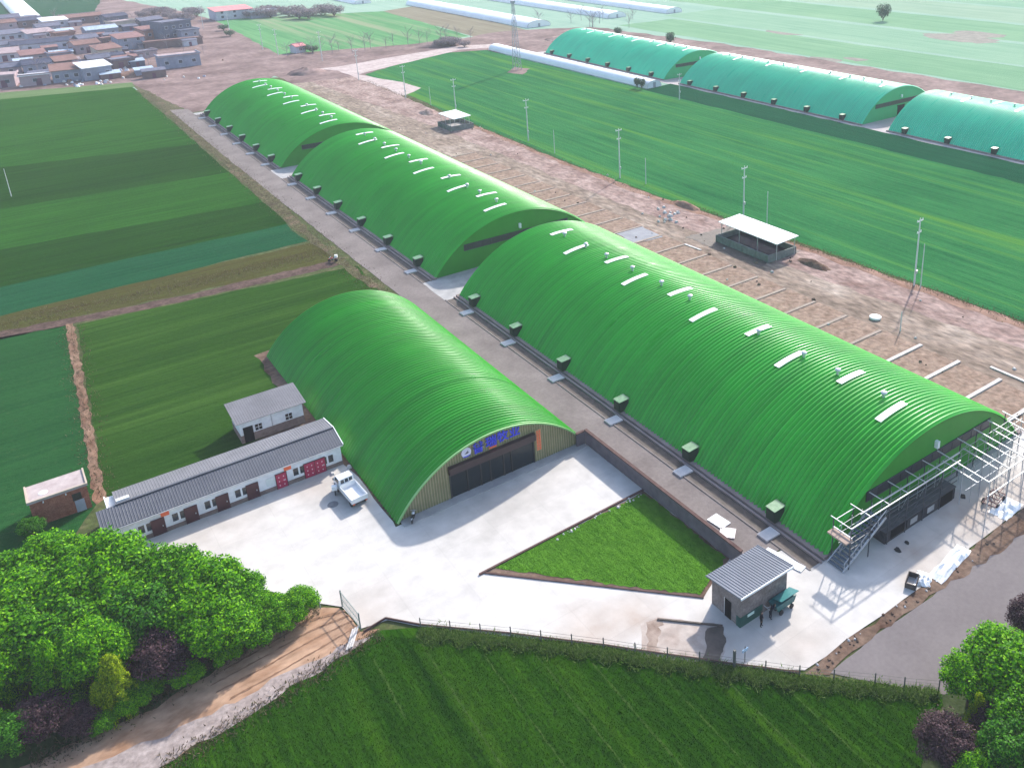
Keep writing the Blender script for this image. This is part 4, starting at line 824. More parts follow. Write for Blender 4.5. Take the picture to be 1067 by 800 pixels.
for sx in (-1, 1):
    for sy in (-1, 1): MB().bar((sx*1.3, sy*1.3, 0), (sx*.3, sy*.3, H_), .16).build('leg', tw_, t)
for k in range(10):
    z0, z1 = H_*k/10, H_*(k+1)/10; a0, a1 = 1.3-k*.1, 1.2-k*.1
    for (x0, y0), (x1, y1) in (((-1, -1), (1, -1)), ((1, -1), (1, 1)), ((1, 1), (-1, 1)), ((-1, 1), (-1, -1))): MB().bar((x0*a0, y0*a0, z0), (x1*a1, y1*a1, z1), .07).bar((x0*a0, y0*a0, z0), (x1*a0, y1*a0, z0), .07).build('brace', tw_, t)
MB().box(-.7, .7, -.7, .7, H_-.6, H_+.3).build('head', tw_, t)
sheet('tower_base', [at(528, 76), at(545, 78), at(552, 72), at(536, 70)], .055, soil_far, .4, 1.5, 61)

# ------------------------------------------------------------------ roofed tanks
def tank(label, x0, y0, lx, ly, rx0, rx1, ry0, ry1, rz_, floor_m):
    t = thing('roofed_tank', label, 'tank', (x0, y0, 0))
    cg = mat('tank_wall', (.13, .145, .135), (.20, .21, .20), .8, .9, fine=(1.2, .12))
    for nm, a in (('front', (0, lx, 0, .25)), ('back', (0, lx, ly-.25, ly)), ('left', (0, .25, .25, ly-.25)), ('right', (lx-.25, lx, .25, ly-.25))): B('tank_wall', cg, t, a[0], a[1], a[2], a[3], 0, 1.5)
    B('tank_floor', floor_m, t, .25, lx-.25, .25, ly-.25, .06, .3)
    for k in range(5): y = ly*k/4; B('pilaster', cg, t, -.15, -.002, max(0, y-.15), min(ly, y+.15), 0, 1.45)
    rp = MB().add([(rx0, ry0, rz_), (rx1, ry0, rz_+.3), (rx1, ry1, rz_+.3), (rx0, ry1, rz_), (rx0, ry0, rz_+.14), (rx1, ry0, rz_+.44), (rx1, ry1, rz_+.44), (rx0, ry1, rz_+.14)], [(0, 3, 2, 1), (4, 5, 6, 7), (0, 1, 5, 4), (1, 2, 6, 5), (2, 3, 7, 6), (3, 0, 4, 7)]).build('roof', white, t)
    for k in range(4):
        for x in (rx0+.5, rx1-.5): y = ry0+.5+(ry1-ry0-1)*k/3; MB().bar((x, y, 0), (x, y, rz_+.05+(.28 if x > rx0+1 else 0)), .11).build('post', steel, t)
    return t
tank('long open concrete tank under a flat white roof beside the brown track', 52.0, 60.2, 7.5, 14.6, 1.6, 7.4, -.5, 15.8, 3.45, mat('tank_floor_shade', (.02, .02, .03), (.035, .035, .045), 1, 1.0, spec=0))  # shade under the roof put into the near-black floor colour
tank('smaller open tank under a pale flat roof farther up the brown track', 52.0, 193.0, 7.5, 9.0, 1.2, 7.0, .3, 10.8, 3.45, concrete_grey)
sheet('tank_mud', [Vector((49.0, 60.2, 0)), Vector((61, 60.2, 0)), Vector((61, 79, 0)), Vector((49.0, 81, 0))], .062, mud, .5, 1.5, 62)

# ------------------------------------------------------------------ concrete strips of an unbuilt shed
pales = mat('strip_pale', (.46, .41, .39), (.58, .53, .50), .8, .9, fine=(1.5, .1))
ys = [-4.0, 2.6, 9.1, 15.8, 22.4, 29.4]+[36.3+6.9*k for k in range(20)]
ORD = 'first second third fourth fifth sixth seventh eighth ninth tenth eleventh twelfth thirteenth fourteenth fifteenth sixteenth seventeenth eighteenth nineteenth twentieth twenty-first twenty-second twenty-third twenty-fourth twenty-fifth twenty-sixth'.split()
for i, y in enumerate(ys):
    fade = i > 4; o = B('foundation_strip', pales if not fade else mat('strip_dusty', (.27, .215, .18), (.35, .285, .245), .8, .95), None, 38.0, 46.8-(.8 if fade else 0), y-.28, y+.28, .03, .22 if not fade else .14)
    tag(o, f'{"pale" if not fade else "dusty"} concrete strip beside the nearest barn, {ORD[i]} from the right edge', 'strip', 'foundation strips beside the nearest barn')
    if i: sheet('soil_bay', [Vector((38.2, ys[i-1]+.5, 0)), Vector((46.4, ys[i-1]+.5, 0)), Vector((46.4, y-.5, 0)), Vector((38.2, y-.5, 0))], .034, mat('soil_bay', (.19, .125, .092), (.29, .21, .165), .45, .95, .12, 1.6, 9, fine=(1.1, .3)), .15, 1, 70+i)
o = B('foundation_strip', pales, None, 48.6, 49.1, -30, 12, .03, .18); tag(o, 'long pale concrete kerb running along the brown dirt to the right edge', 'strip')
p = at(912, 332); tag(MB().lathe((p.x, p.y, .05), [(.02, 0), (.9, 0), (.95, .35), (.5, .5), (.02, .55)], 18).build('white_cap', white), 'round white cover on the brown dirt beside the concrete strips', 'cover')
sheet('grey_slab', A((640, 243), (668, 236), (690, 247), (662, 254)), .06, mat('slab_bluegrey', (.23, .23, .25), (.31, .31, .33), .6, .9), .2, 1.5, 90)
for k in range(14): p = at(rr.uniform(684, 708), rr.uniform(216, 232)); o = stone(p.x, p.y, .05, rr.uniform(.25, .7), 'rubble_lump', rub, None); tag(o, 'pale lump of rubble scattered left of the big tank', 'rubble', 'pale rubble left of the big tank')
p = at(722, 258); board('long pale plank on the dirt left of the big tank', (p.x, p.y, .1), .5, 4.5, R(5), 0, rub)
for k in range(60):   # rubble on the right-hand dirt
    p = Vector((rr.uniform(38, 62), rr.uniform(-8, 215), 0)); o = stone(p.x, p.y, .05, rr.uniform(.12, .4), 'rubble_lump', rub if k % 3 == 0 else soil, None); tag(o, 'small lump of rubble or soil on the brown land beside the barns', 'rubble', 'rubble lumps on the brown land')
def heap(label, px_, py_, w_, d_, h, m, seed):
    p = at(px_, py_); r_ = random.Random(seed); n = 22; vs = []; ring = 5
    for j in range(ring):
        for k in range(n):
            q = (1-j/ring)*r_.uniform(.85, 1.12); a = 2*math.pi*k/n; vs.append((math.cos(a)*w_/2*q, math.sin(a)*d_/2*q, 0.01+h*(1-(1-j/ring)**1.5)*r_.uniform(.8, 1.15) if j else 0))
    vs.append((0, 0, h)); fs = [(j*n+k, j*n+(k+1) % n, (j+1)*n+(k+1) % n, (j+1)*n+k) for j in range(ring-1) for k in range(n)]+[((ring-1)*n+k, (ring-1)*n+(k+1) % n, ring*n) for k in range(n)]
    o = MB().add(vs, fs).build('soil_heap', m, None, True); o.location = (p.x, p.y, 0); return tag(o, label, 'heap', 'heaps of soil')
heap('brown soil heap beyond the farthest near-row barn', 320, 76, 15, 14, 2.4, soil_far, 1)
heap('dark red soil heap before the village houses', 143, 78, 17, 12, 2.2, soil_red, 2)
heap('soil heap at the far end of the pale track', 455, 48, 22, 10, 2.2, soil_far, 3)
heap('soil heap along the track beside the smaller tank', 446, 118, 6, 8, 1.2, soil_pink, 4)
heap('soil heap on the track left of the big tank', 715, 215, 3, 9, 1.0, soil_red, 5)
heap('soil ridge right of the big tank roof', 848, 276, 3, 8, .9, soil, 6)
heap('pale heap behind the farthest far-row barn', 590, 40, 26, 16, 2.2, soil_pink, 7)

# ------------------------------------------------------------------ film tunnels
def tunnel(label, x0, x1, y0, y1, h):
    t = thing('film_tunnel', label, 'greenhouse', ((x0+x1)/2, y0, 0), 0, 'white film tunnels'); L_ = y1-y0; w_ = x1-x0; n = 12; vs = []; k = max(4, int(L_/3)); fs = []
    r_ = random.Random(int(x0))
    for i in range(k+1):
        for j in range(n+1):
            a = math.pi*j/n; s = 1-(.025 if i % 2 else 0)*1.0+r_.uniform(-.008, .008); vs.append((-math.cos(a)*w_/2*s, L_*i/k, (math.sin(a)**.8)*h*s+.02))
    fs = [(i*(n+1)+j, i*(n+1)+j+1, (i+1)*(n+1)+j+1, (i+1)*(n+1)+j) for i in range(k) for j in range(n)]
    MB().add(vs, fs).build('film_skin', film, t, True)
    for y in (0, L_): MB().prism_y([(-math.cos(math.pi*j/n)*w_/2*.97, (math.sin(math.pi*j/n)**.8)*h*.97+.02) for j in range(n+1)], y-.05, y+.05).build('end_wall', film, t)
    B('door', mat('tunnel_door', (.3, .3, .33), (.36, .36, .4), 1, .7), t, -.6, .6, -.12, -.06, 0, 1.9)
    return t
tunnel('white film tunnel along the edge of the far green field', 134.0, 140.6, 203, 322, 2.6)
tunnel('nearest wide white film tunnel of the far group', 184, 199, 372, 530, 3.6)
tunnel('second white film tunnel of the far group', 237, 250, 372, 640, 3.4)
tunnel('third white film tunnel of the far group, cut by the top edge', 274, 286, 365, 640, 3.2)
tunnel('short white film tunnel by the top edge above the brown field', 160, 172, 560, 700, 3.2)
p0, p1 = at(21, 0), at(43, 20)
tunnel('white film tunnel in the far left corner behind the village', p1.x-13, p1.x+1, p1.y, p0.y+120, 3.0)

# ------------------------------------------------------------------ village
def wallm(n, a): return mat('house_wall_'+n, a, tuple(min(1, x*1.22) for x in a), .25, .9, fine=(.7, .1))
WM = dict(blue=wallm('bluegrey', (.22, .235, .30)), white=wallm('white', (.40, .40, .45)), pink=wallm('pink', (.30, .23, .25)), dark=wallm('dark', (.10, .11, .15)), orange=wallm('orange', (.26, .14, .12)), cream=wallm('cream', (.38, .33, .27)), brown=wallm('brown', (.16, .11, .11)))
def rfm(n, a): return mat('house_roof_'+n, a, tuple(x*1.25 for x in a), .3, .85, fine=(.9, .18))
RM = dict(brown=rfm('brown', (.20, .115, .10)), red=rfm('red', (.22, .125, .118)), grey=rfm('grey', (.13, .13, .17)), white=rfm('white', (.60, .60, .61)), blue=rfm('pale_blue', (.34, .40, .47)), dark=rfm('dark', (.06, .065, .10)), pink=rfm('pink', (.32, .245, .25)), rose=rfm('rose', (.55, .22, .22)))
winm = mat('house_window', (.03, .035, .055), (.05, .055, .08), 1, .3); gatem = mat('house_gate', (.10, .03, .06), (.14, .05, .09), 1, .6)
def house(px0, px1, depth, h, roof, rm, wm, label, wins=3, door=.5, pitch=.9, name='village_house'):
    a, b = at(*px0), at(*px1); W_ = (b.x-a.x); rz = math.atan2(b.y-a.y, b.x-a.x)*.5
    W_ = max(4, W_)
    t = thing(name, label, 'house', (a.x, a.y, 0), rz, 'village houses')
    B('wall', WM[wm], t, 0, W_, 0, depth, 0, h)
    if roof == 'gable':
        e = .45; rp = MB(); my = depth/2
        rp.prism_x = None
        P_ = [(-e, h-.12), (my, h+pitch*1.6), (depth+e, h-.12), (depth+e, h+.12), (my, h+pitch*1.6+.26), (-e, h+.12)]
        n = 6; vs = [(-e, y, z) for y, z in P_]+[(W_+e, y, z) for y, z in P_]
        rp.add(vs, [(0, 1, 4, 5), (1, 2, 3, 4), (6, 11, 10, 7), (7, 10, 9, 8), (5, 4, 10, 11), (4, 3, 9, 10), (0, 6, 7, 1), (1, 7, 8, 2), (0, 5, 11, 6), (2, 8, 9, 3)])
        r_ = rp.build('roof', RM[rm], t)
        MB().box(-e, W_+e, my-.2, my+.2, h+pitch*1.6+.2, h+pitch*1.6+.45).build('ridge', RM['pink'], r_)
        for x in (0, W_-.2): MB().add([(x, .02, h), (x, depth-.02, h), (x, my, h+pitch*1.55), (x+.2, .02, h), (x+.2, depth-.02, h), (x+.2, my, h+pitch*1.55)], [(0, 1, 2), (5, 4, 3), (0, 2, 5, 3), (1, 4, 5, 2)]).build('gable_end', WM[wm], t)
    elif roof == 'mono':
        MB().add([(-.5, -.6, h-.05), (W_+.5, -.6, h-.05), (W_+.5, depth+.4, h+pitch*1.5), (-.5, depth+.4, h+pitch*1.5), (-.5, -.6, h+.18), (W_+.5, -.6, h+.18), (W_+.5, depth+.4, h+pitch*1.5+.22), (-.5, depth+.4, h+pitch*1.5+.22)],
                 [(0, 3, 2, 1), (4, 5, 6, 7), (0, 1, 5, 4), (1, 2, 6, 5), (2, 3, 7, 6), (3, 0, 4, 7)]).build('roof', RM[rm], t)
        MB().add([(0, depth, h), (W_, depth, h), (W_, depth, h+pitch*1.4), (0, depth, h+pitch*1.4), (0, 0, h), (W_, 0, h)], [(0, 1, 2, 3), (4, 0, 3), (5, 2, 1)]).build('gable_end', WM[wm], t)
    else:
        r_ = B('roof', RM[rm], t, -.4, W_+.4, -.4, depth+.4, h, h+.3); MB().box(-.4, W_+.4, -.4, -.1, h+.3, h+.75).box(-.4, -.1, -.1, depth+.4, h+.3, h+.75).box(W_+.1, W_+.4, -.1, depth+.4, h+.3, h+.75).build('parapet', WM[wm], r_)
    if wins:
        st = 1 if h < 5.2 else 2
        for s in range(st):
            z = .35*h if st == 1 else (1.1+s*h/2)
            for k in range(wins):
                x = W_*(k+.5)/wins
                if s == 0 and door is not None and abs(x/W_-door) < .12: continue
                wn = B('window', WM['white'], t, x-.85, x+.85, -.08, -.01, z, z+1.55); B('pane', winm, wn, x-.72, x+.72, -.11, -.08, z+.13, z+1.42)
    if door is not None: B('door', gatem, t, W_*door-1.0, W_*door+1.0, -.1, -.012, 0, 2.7)
    return t
H = house
H((-14, 93), (18, 91), 10, 4.2, 'flat', 'pink', 'pink', 'pink flat-roofed house front at the left edge of the village', 2, .62)
H((22, 91), (54, 88), 4, 4.0, 'flat', 'white', 'pink', 'long pale courtyard front with purple gate at the village edge', 1, .62)
H((26, 79), (55, 76), 9, 4.2, 'gable', 'dark', 'blue', 'blue-grey tiled house behind the pale courtyard front', 2, None)
H((56, 87), (86, 84), 10, 4.6, 'mono', 'brown', 'blue', 'bluish house with brown sloping roof and three dark windows by the field', 3, None)
H((89, 85), (118, 80), 9, 5.0, 'mono', 'white', 'blue', 'house with bright white roof near the rubble', 3, .6)
H((119, 73), (142, 69), 8, 3.6, 'flat', 'grey', 'brown', 'low brown house with dark opening right of the white roof', 2, .35)
H((168, 73), (210, 68), 8, 5.0, 'flat', 'pink', 'blue', 'free-standing blue-grey house with flat pale roof and three windows', 3, None)
H((-10, 66), (22, 63), 9, 3.6, 'mono', 'pink', 'white', 'low white-fronted house in the second village row at the left edge', 2, .5)
H((-6, 57), (28, 54), 9, 4.0, 'gable', 'grey', 'white', 'grey gabled house left of the long tiled one', 2, None)
H((14, 57), (74, 51), 10, 4.0, 'gable', 'dark', 'white', 'very long dark tiled house with white base in the village middle', 5, None)
H((80, 57), (106, 53), 10, 4.2, 'gable', 'brown', 'pink', 'brown-roofed house in the middle of the village', 2, .5)
H((104, 62), (128, 58), 9, 4.0, 'mono', 'brown', 'cream', 'cream house with brown roof behind the white roofed one', 2, .6)
H((126, 53), (152, 49), 10, 5.4, 'mono', 'red', 'blue', 'two-storey blue-white house with red roof', 2, None)
H((152, 42), (172, 38), 9, 4.6, 'mono', 'red', 'orange', 'orange house with red roof left of the tall dark house', 2, None)
H((152, 52), (212, 46), 6, 3.0, 'flat', 'brown', 'brown', 'long low brown wall building behind the free-standing house', 0, None)
H((172, 42), (200, 36), 12, 8.2, 'flat', 'grey', 'dark', 'tall dark grey two-storey house on the right of the village', 4, None)
H((190, 41), (208, 38), 8, 4.0, 'flat', 'grey', 'blue', 'small grey annex in front of the tall dark house', 2, None)
H((92, 41), (124, 37), 10, 4.4, 'gable', 'blue', 'blue', 'house with pale blue gabled roof', 3, None)
H((120, 33), (142, 29), 9, 4.6, 'flat', 'pink', 'cream', 'cream yellow house near the back of the village', 2, .5)
H((66, 27), (108, 22), 10, 4.0, 'gable', 'brown', 'brown', 'long brown-roofed house at the back of the village', 3, None)
H((46, 30), (72, 27), 9, 3.8, 'mono', 'white', 'white', 'small house with bright white roof at the back of the village', 2, None)
H((20, 30), (46, 27), 10, 4.0, 'gable', 'dark', 'brown', 'dark-roofed house left of the small white roof', 2, None)
H((-8, 33), (19, 30), 10, 4.0, 'gable', 'brown', 'pink', 'brown-roofed house at the back left edge of the village', 2, None)
H((-4, 45), (30, 41), 8, 3.8, 'mono', 'grey', 'white', 'grey-roofed white house in the third village row', 2, .5)
H((30, 43), (58, 39), 8, 3.6, 'mono', 'pink', 'white', 'pinkish roofed white house in the third village row', 2, .4)
H((60, 44), (80, 41), 8, 4.0, 'flat', 'brown', 'orange', 'small orange-brown house in the third village row', 1, None)
H((226, 22), (264, 18), 14, 5.2, 'mono', 'rose', 'white', 'long white barn with rose-red roof beyond the village', 3, None)
H((262, 20), (288, 17), 9, 4.0, 'flat', 'white', 'blue', 'pale flat annex right of the rose-red roof', 2, None)
H((309, 56), (318, 54), 5, 3.0, 'gable', 'rose', 'white', 'little white field house with rose roof among bare trees', 1, None, .6)
H((2, 80), (24, 78), 7, 3.4, 'gable', 'grey', 'pink', 'small grey-roofed house behind the pink one at the left edge', 1, None)
H((60, 74), (82, 71), 7, 3.8, 'mono', 'brown', 'brown', 'brown shed between the bluish house and the white roof', 1, None)
H((94, 71), (116, 68), 6, 3.6, 'gable', 'grey', 'dark', 'dark shed behind the bright white roof', 1, None)
H((24, 67), (50, 64), 8, 3.6, 'mono', 'red', 'pink', 'reddish roofed house behind the blue-grey tiled one', 2, None)
H((54, 66), (76, 63), 7, 3.6, 'flat', 'brown', 'blue', 'low flat brown house beside the reddish roof', 1, .5)
H((84, 49), (104, 46), 8, 3.8, 'gable', 'grey', 'dark', 'dark gabled house left of the cream one', 1, None)
H((108, 49), (124, 46), 7, 3.6, 'flat', 'brown', 'brown', 'small brown flat house before the blue gabled roof', 1, None)
H((144, 62), (164, 58), 6, 2.8, 'flat', 'grey', 'pink', 'low pinkish outbuilding left of the free-standing house', 1, None)
H((40, 36), (64, 33), 8, 3.6, 'gable', 'grey', 'blue', 'bluish gabled house behind the pinkish roof', 2, None)
H((112, 26), (134, 22), 8, 4.0, 'gable', 'dark', 'dark', 'dark gabled house at the back right of the village', 1, None)
H((0, 26), (22, 24), 8, 3.6, 'gable', 'grey', 'blue', 'small grey house at the farthest left of the village', 1, None)
H((148, 30), (170, 26), 8, 4.0, 'gable', 'grey', 'dark', 'grey gabled house behind the orange one', 1, None)
vr = random.Random(5)
for k in range(46):     # lean-to sheds and yard walls packed between the houses
    p = at(vr.uniform(0, 205), 0); py = vr.uniform(24, 84); px_ = vr.uniform(0, 150 if py > 55 else 205); w_ = vr.uniform(5, 10)
    q = at(px_, py); t = thing('yard_shed', 'low lean-to shed or wall squeezed between the village houses', 'shed', (q.x, q.y, 0), vr.uniform(-.05, .12), 'yard sheds between the village houses')
    hh = vr.uniform(1.8, 3.0); dd = vr.uniform(2.5, 5); B('wall', WM[vr.choice(['brown', 'pink', 'dark', 'blue', 'white'])], t, 0, w_, 0, dd, 0, hh)
    MB().add([(-.3, -.3, hh), (w_+.3, -.3, hh), (w_+.3, dd+.3, hh+.7), (-.3, dd+.3, hh+.7), (-.3, -.3, hh+.16), (w_+.3, -.3, hh+.16), (w_+.3, dd+.3, hh+.86), (-.3, dd+.3, hh+.86)], [(0, 3, 2, 1), (4, 5, 6, 7), (0, 1, 5, 4), (1, 2, 6, 5), (2, 3, 7, 6), (3, 0, 4, 7)]).build('roof', RM[vr.choice(['grey', 'brown', 'dark', 'pink', 'blue', 'grey', 'red'])], t)
    B('door', gatem, t, w_*.4, w_*.4+1.2, -.06, -.005, 0, min(hh-.2, 2.0))
for k in range(60):
    p = at(vr.uniform(5, 118), vr.uniform(84, 91)) if k < 36 else at(vr.uniform(120, 240), vr.uniform(62, 84)); o = stone(p.x, p.y, .03, vr.uniform(.5, 1.3), 'rubbish_lump', [rub, soil_red, WM['blue'], film][k % 4], None); tag(o, 'small lump of rubble or rubbish lying before the village houses', 'rubble', 'rubbish before the village')

# ------------------------------------------------------------------ vegetation
def leaves(pts, nrm, size, seed, aspect=.55, curl=.25, droop=0.0):
    """one small folded leaf (4 vertices, 2 triangles) per point"""
    r_ = np.random.default_rng(seed); n = len(pts)
    d = r_.normal(size=(n, 3)); d -= (d*nrm).sum(1, keepdims=True)*nrm; d[:, 2] -= droop; d /= np.linalg.norm(d, axis=1, keepdims=True)+1e-9
    s = np.cross(nrm, d); s /= np.linalg.norm(s, axis=1, keepdims=True)+1e-9
    sz = size*r_.uniform(.65, 1.35, (n, 1)); V = np.empty((n, 4, 3))
    V[:, 0] = pts-d*sz*.5; V[:, 2] = pts+d*sz*.5-nrm*sz*curl*.6
    V[:, 1] = pts+s*sz*aspect*.5-nrm*sz*curl*.35; V[:, 3] = pts-s*sz*aspect*.5-nrm*sz*curl*.35
    base = (np.arange(n)*4)[:, None]; F = np.concatenate([base+np.array([0, 1, 2]), base+np.array([0, 2, 3])], 1).reshape(-1, 3)
    return V.reshape(-1, 3), F
def np_mesh(name, V, F, m):
    me = bpy.data.meshes.new(name); me.vertices.add(len(V)); me.vertices.foreach_set('co', V.astype(np.float32).ravel())
    me.loops.add(F.size); me.loops.foreach_set('vertex_index', F.astype(np.int32).ravel()); me.polygons.add(len(F)); me.polygons.foreach_set('loop_start', (np.arange(len(F))*F.shape[1]).astype(np.int32)); me.polygons.foreach_set('loop_total', np.full(len(F), F.shape[1], np.int32))
    me.update(calc_edges=True); me.materials.append(m); return me
def lobed(lobes, n, seed, inner=.62):
    """points spread through lumpy lobes, denser at the skin"""
    r_ = np.random.default_rng(seed); vol = np.array([l[3]*l[3] for l in lobes]); idx = r_.choice(len(lobes), n, p=vol/vol.sum())
    L_ = np.array(lobes); d = r_.normal(size=(n, 3)); d /= np.linalg.norm(d, axis=1, keepdims=True)
    rad = inner+(1.06-inner)*r_.random((n, 1))**.55; bump = 1+.12*np.sin(d[:, :1]*7+idx[:, None]*1.7)*np.cos(d[:, 1:2]*6+d[:, 2:]*5)
    P_ = L_[idx, :3]+d*rad*bump*L_[idx, 3:4]*np.array([1, 1, .82]); N = d+np.array([0, 0, .55])+r_.normal(size=(n, 3))*.6; N /= np.linalg.norm(N, axis=1, keepdims=True)
    k = n//10; P_[:k] += d[:k]*r_.uniform(.1, .35, (k, 1)); return P_, N
bark = mat('bark', (.07, .05, .035), (.13, .10, .075), 2, .95, .02, 6)
LM = dict(bright=leaf_mat('leaf_bright', [(.014, .085, .001), (.055, .23, .002), (.16, .44, .003), (.30, .62, .005)], .48),
          mid=leaf_mat('leaf_mid', [(.010, .065, .001), (.035, .17, .002), (.11, .34, .003), (.22, .52, .005)], .48),
          yellow=leaf_mat('leaf_yellow', [(.07, .14, .004), (.17, .28, .006), (.33, .45, .008), (.48, .56, .012)], .42),
          purple=leaf_mat('leaf_purple', [(.022, .011, .014), (.045, .022, .028), (.09, .045, .055), (.15, .085, .095)], .3),
          deep=leaf_mat('leaf_deep', [(.008, .055, .003), (.024, .13, .006), (.07, .26, .012), (.14, .40, .02)], .46),
          bare=leaf_mat('twig_far', [(.17, .135, .15), (.23, .19, .205), (.28, .235, .245), (.32, .28, .28)], .3, .9),
          far=leaf_mat('leaf_far', [(.03, .07, .04), (.05, .10, .055), (.06, .12, .06), (.08, .14, .07)]))
def lobes_for(R_, H_, seed, nl=30):
    r_ = random.Random(seed); c = H_*.60; out = [(0, 0, c, R_*.62)]
    for k in range(nl):
        a = 2.4*k+r_.uniform(-.3, .3); e = -0.25+1.2*(k+.5)/nl; rr_ = R_*(.72*math.sqrt(max(.05, 1-min(.98, abs(e)**2))))
        out.append((rr_*math.cos(a), rr_*math.sin(a), c+e*(H_-c)*.86, R_*r_.uniform(.15, .36)))
    return out
TREE = {}
def tree_parts(kind, variant):
    key = (kind, variant)
    if key in TREE: return TREE[key]
    seed = hash_(kind)+variant*17
    if kind in ('bright', 'mid', 'deep', 'purple', 'yellow'):
        H_, R_ = 1.0, .52
        lb = lobes_for(R_*8, H_*8, seed); n = 12000
        P_, N = lobed(lb, n, seed, .3); V, F = leaves(P_, N, .34 if kind != 'purple' else .28, seed+1, .62)
        crown = np_mesh('crown', V, F, LM[kind])
        mb = MB(); mb.tube((0, 0, 0), (.1, .05, 3.2), .26, .18, 8)
        for k in range(1, 9): l = lb[k*3]; mb.tube((.1, .05, 2.4+.15*k), (l[0]*.8, l[1]*.8, l[2]*.95), .10, .03, 6)
    TREE[key] = (crown, mb.mesh('trunk', bark)); return TREE[key]
def hash_(s): return sum(ord(c)*(i+1) for i, c in enumerate(s)) % 1000
def tree(label, px_, py_, h, wr, kind, variant, name='broadleaf_tree', cat='tree', group=None):
    """px, py: where the trunk stands"""
    p = at(px_, py_) if not isinstance(px_, Vector) else px_
    t = thing(name, label, cat, (p.x, p.y, 0), variant*1.9, group)
    cm, tm = tree_parts(kind, variant % 3); s = h/8.0
    for nm, me in (('trunk', tm), ('crown', cm)): o = link(nm, me, t); o.scale = (s*wr, s*wr, s)
    return t
def droop_tree(label, px_, py_, h, wr, variant, kind='yellow'):
    """feathery tree with hanging sprays"""
    p = at(px_, py_); t = thing('feathery_tree', label, 'tree', (p.x, p.y, 0), variant*1.3, 'feathery light green trees'); r_ = np.random.default_rng(50+variant)
    key = ('droop', variant, kind)
    if key not in TREE:
        Ps = []; mb = MB(); mb.tube((0, 0, 0), (0, 0, 7.6), .2, .04, 8)
        for k in range(95):
            z = r_.uniform(1.2, 7.7); a = r_.uniform(0, 6.28); L_ = (2.6*(1-(z/8.4)**1.6)+.5)*r_.uniform(.7, 1.1); m_ = 90
            u = r_.random(m_)**.7; x = np.stack([np.cos(a)*L_*u, np.sin(a)*L_*u, z+.7*u-1.9*u*u], 1); x += r_.normal(size=(m_, 3))*np.array([.16, .16, .22]); Ps.append(x)
            if k % 5 == 0: mb.tube((0, 0, z-.3), (math.cos(a)*L_*.7, math.sin(a)*L_*.7, z-.2), .05, .015, 5)
        P_ = np.concatenate(Ps); N = r_.normal(size=P_.shape)*.6+np.array([0, 0, .6])+P_*np.array([.25, .25, 0]); N /= np.linalg.norm(N, axis=1, keepdims=True)
        V, F = leaves(P_, N, .34, 60+variant, .35, .3, .9); TREE[key] = (np_mesh('crown', V, F, LM[kind]), mb.mesh('trunk', bark))
    for nm, me in zip(('crown', 'trunk'), TREE[key]): o = link(nm, me, t); o.scale = (h/8*wr, h/8*wr, h/8)
    return t

# lower-left grove: trunk points on the ground
T = tree
T('broad bright green tree hiding the foot of the brick hut', 120, 632, 7.6, 1.15, 'bright', 0)
T('broad green tree at the left edge below the field plot', 20, 640, 6.6, 1.2, 'mid', 1)
T('dense green tree in front of the long house end', 185, 634, 6.4, 1.15, 'mid', 2)
T('green tree reaching over the bright yard', 222, 648, 6.6, 1.15, 'bright', 1)
T('small tree with gaps at the right tip of the grove', 258, 640, 4.6, 1.0, 'mid', 0)
T('dark green tree in the middle of the grove', 70, 690, 6.6, 1.2, 'mid', 0)
T('green tree at the left edge of the grove, second row', -8, 700, 6.6, 1.2, 'bright', 2)
T('round light green tree above the purple bush', 110, 716, 6.6, .85, 'bright', 2)
T('green tree right of the purple bush', 234, 684, 5.6, 1.15, 'bright', 0)
T('dark green tree above the purple bush', 160, 672, 6.2, 1.2, 'deep', 1)
T('low leafy shrub beside the dirt road bend', 282, 656, 3.6, 1.2, 'bright', 1, 'leafy_shrub', 'shrub')
T('low leafy shrub nearest the open gate', 314, 643, 3.0, 1.25, 'bright', 2, 'leafy_shrub', 'shrub')
T('low leafy shrub under the tree right of the purple bush', 246, 678, 3.6, 1.2, 'bright', 0, 'leafy_shrub', 'shrub')
T('large purple-leaved bush in the grove by the dirt road', 176, 704, 4.4, 1.35, 'purple', 0, 'purple_bush', 'bush')
T('small purple-leaved bush at the edge of the dirt road', 212, 692, 2.6, 1.1, 'purple', 1, 'purple_bush', 'bush')
T('purple-leaved bush low in the grove near the bottom', 50, 768, 3.8, 1.3, 'purple', 2, 'purple_bush', 'bush')
T('small dark purple bush beside the gravel track', 88, 764, 2.6, 1.3, 'purple', 0, 'purple_bush', 'bush')
T('purple-leaved bush at the left edge of the picture', -4, 730, 3.0, 1.0, 'purple', 1, 'purple_bush', 'bush')
droop_tree('yellow-green feathery tree overhanging the gravel track', 128, 738, 6.0, .95, 0)
droop_tree('light green feathery tree in the lower grove', 66, 732, 7.0, .95, 1, 'bright')
droop_tree('feathery tree cut by the left edge', 2, 738, 7.0, .9, 2, 'bright')
droop_tree('small yellow-green feathery tree at the track edge', 110, 748, 4.0, .85, 0)
T('dark green bush in the bottom left corner', 22, 786, 3.6, 1.2, 'deep', 2, 'leafy_shrub', 'shrub')
T('bright green bush cut by the bottom left corner', -8, 780, 3.4, 1.1, 'bright', 1, 'leafy_shrub', 'shrub')
T('light shrub at the foot of the grove beside the dirt road', 158, 726, 2.4, 1.3, 'mid', 1, 'leafy_shrub', 'shrub')
T('low shrub under the large purple bush', 184, 712, 2.0, 1.4, 'deep', 0, 'leafy_shrub', 'shrub')
T('pale shrub at the left foot of the brick hut', 36, 560, 2.4, 1.2, 'deep', 1, 'leafy_shrub', 'shrub')
T('green tree between the brick hut and the left edge', 60, 618, 6.4, 1.15, 'bright', 1)
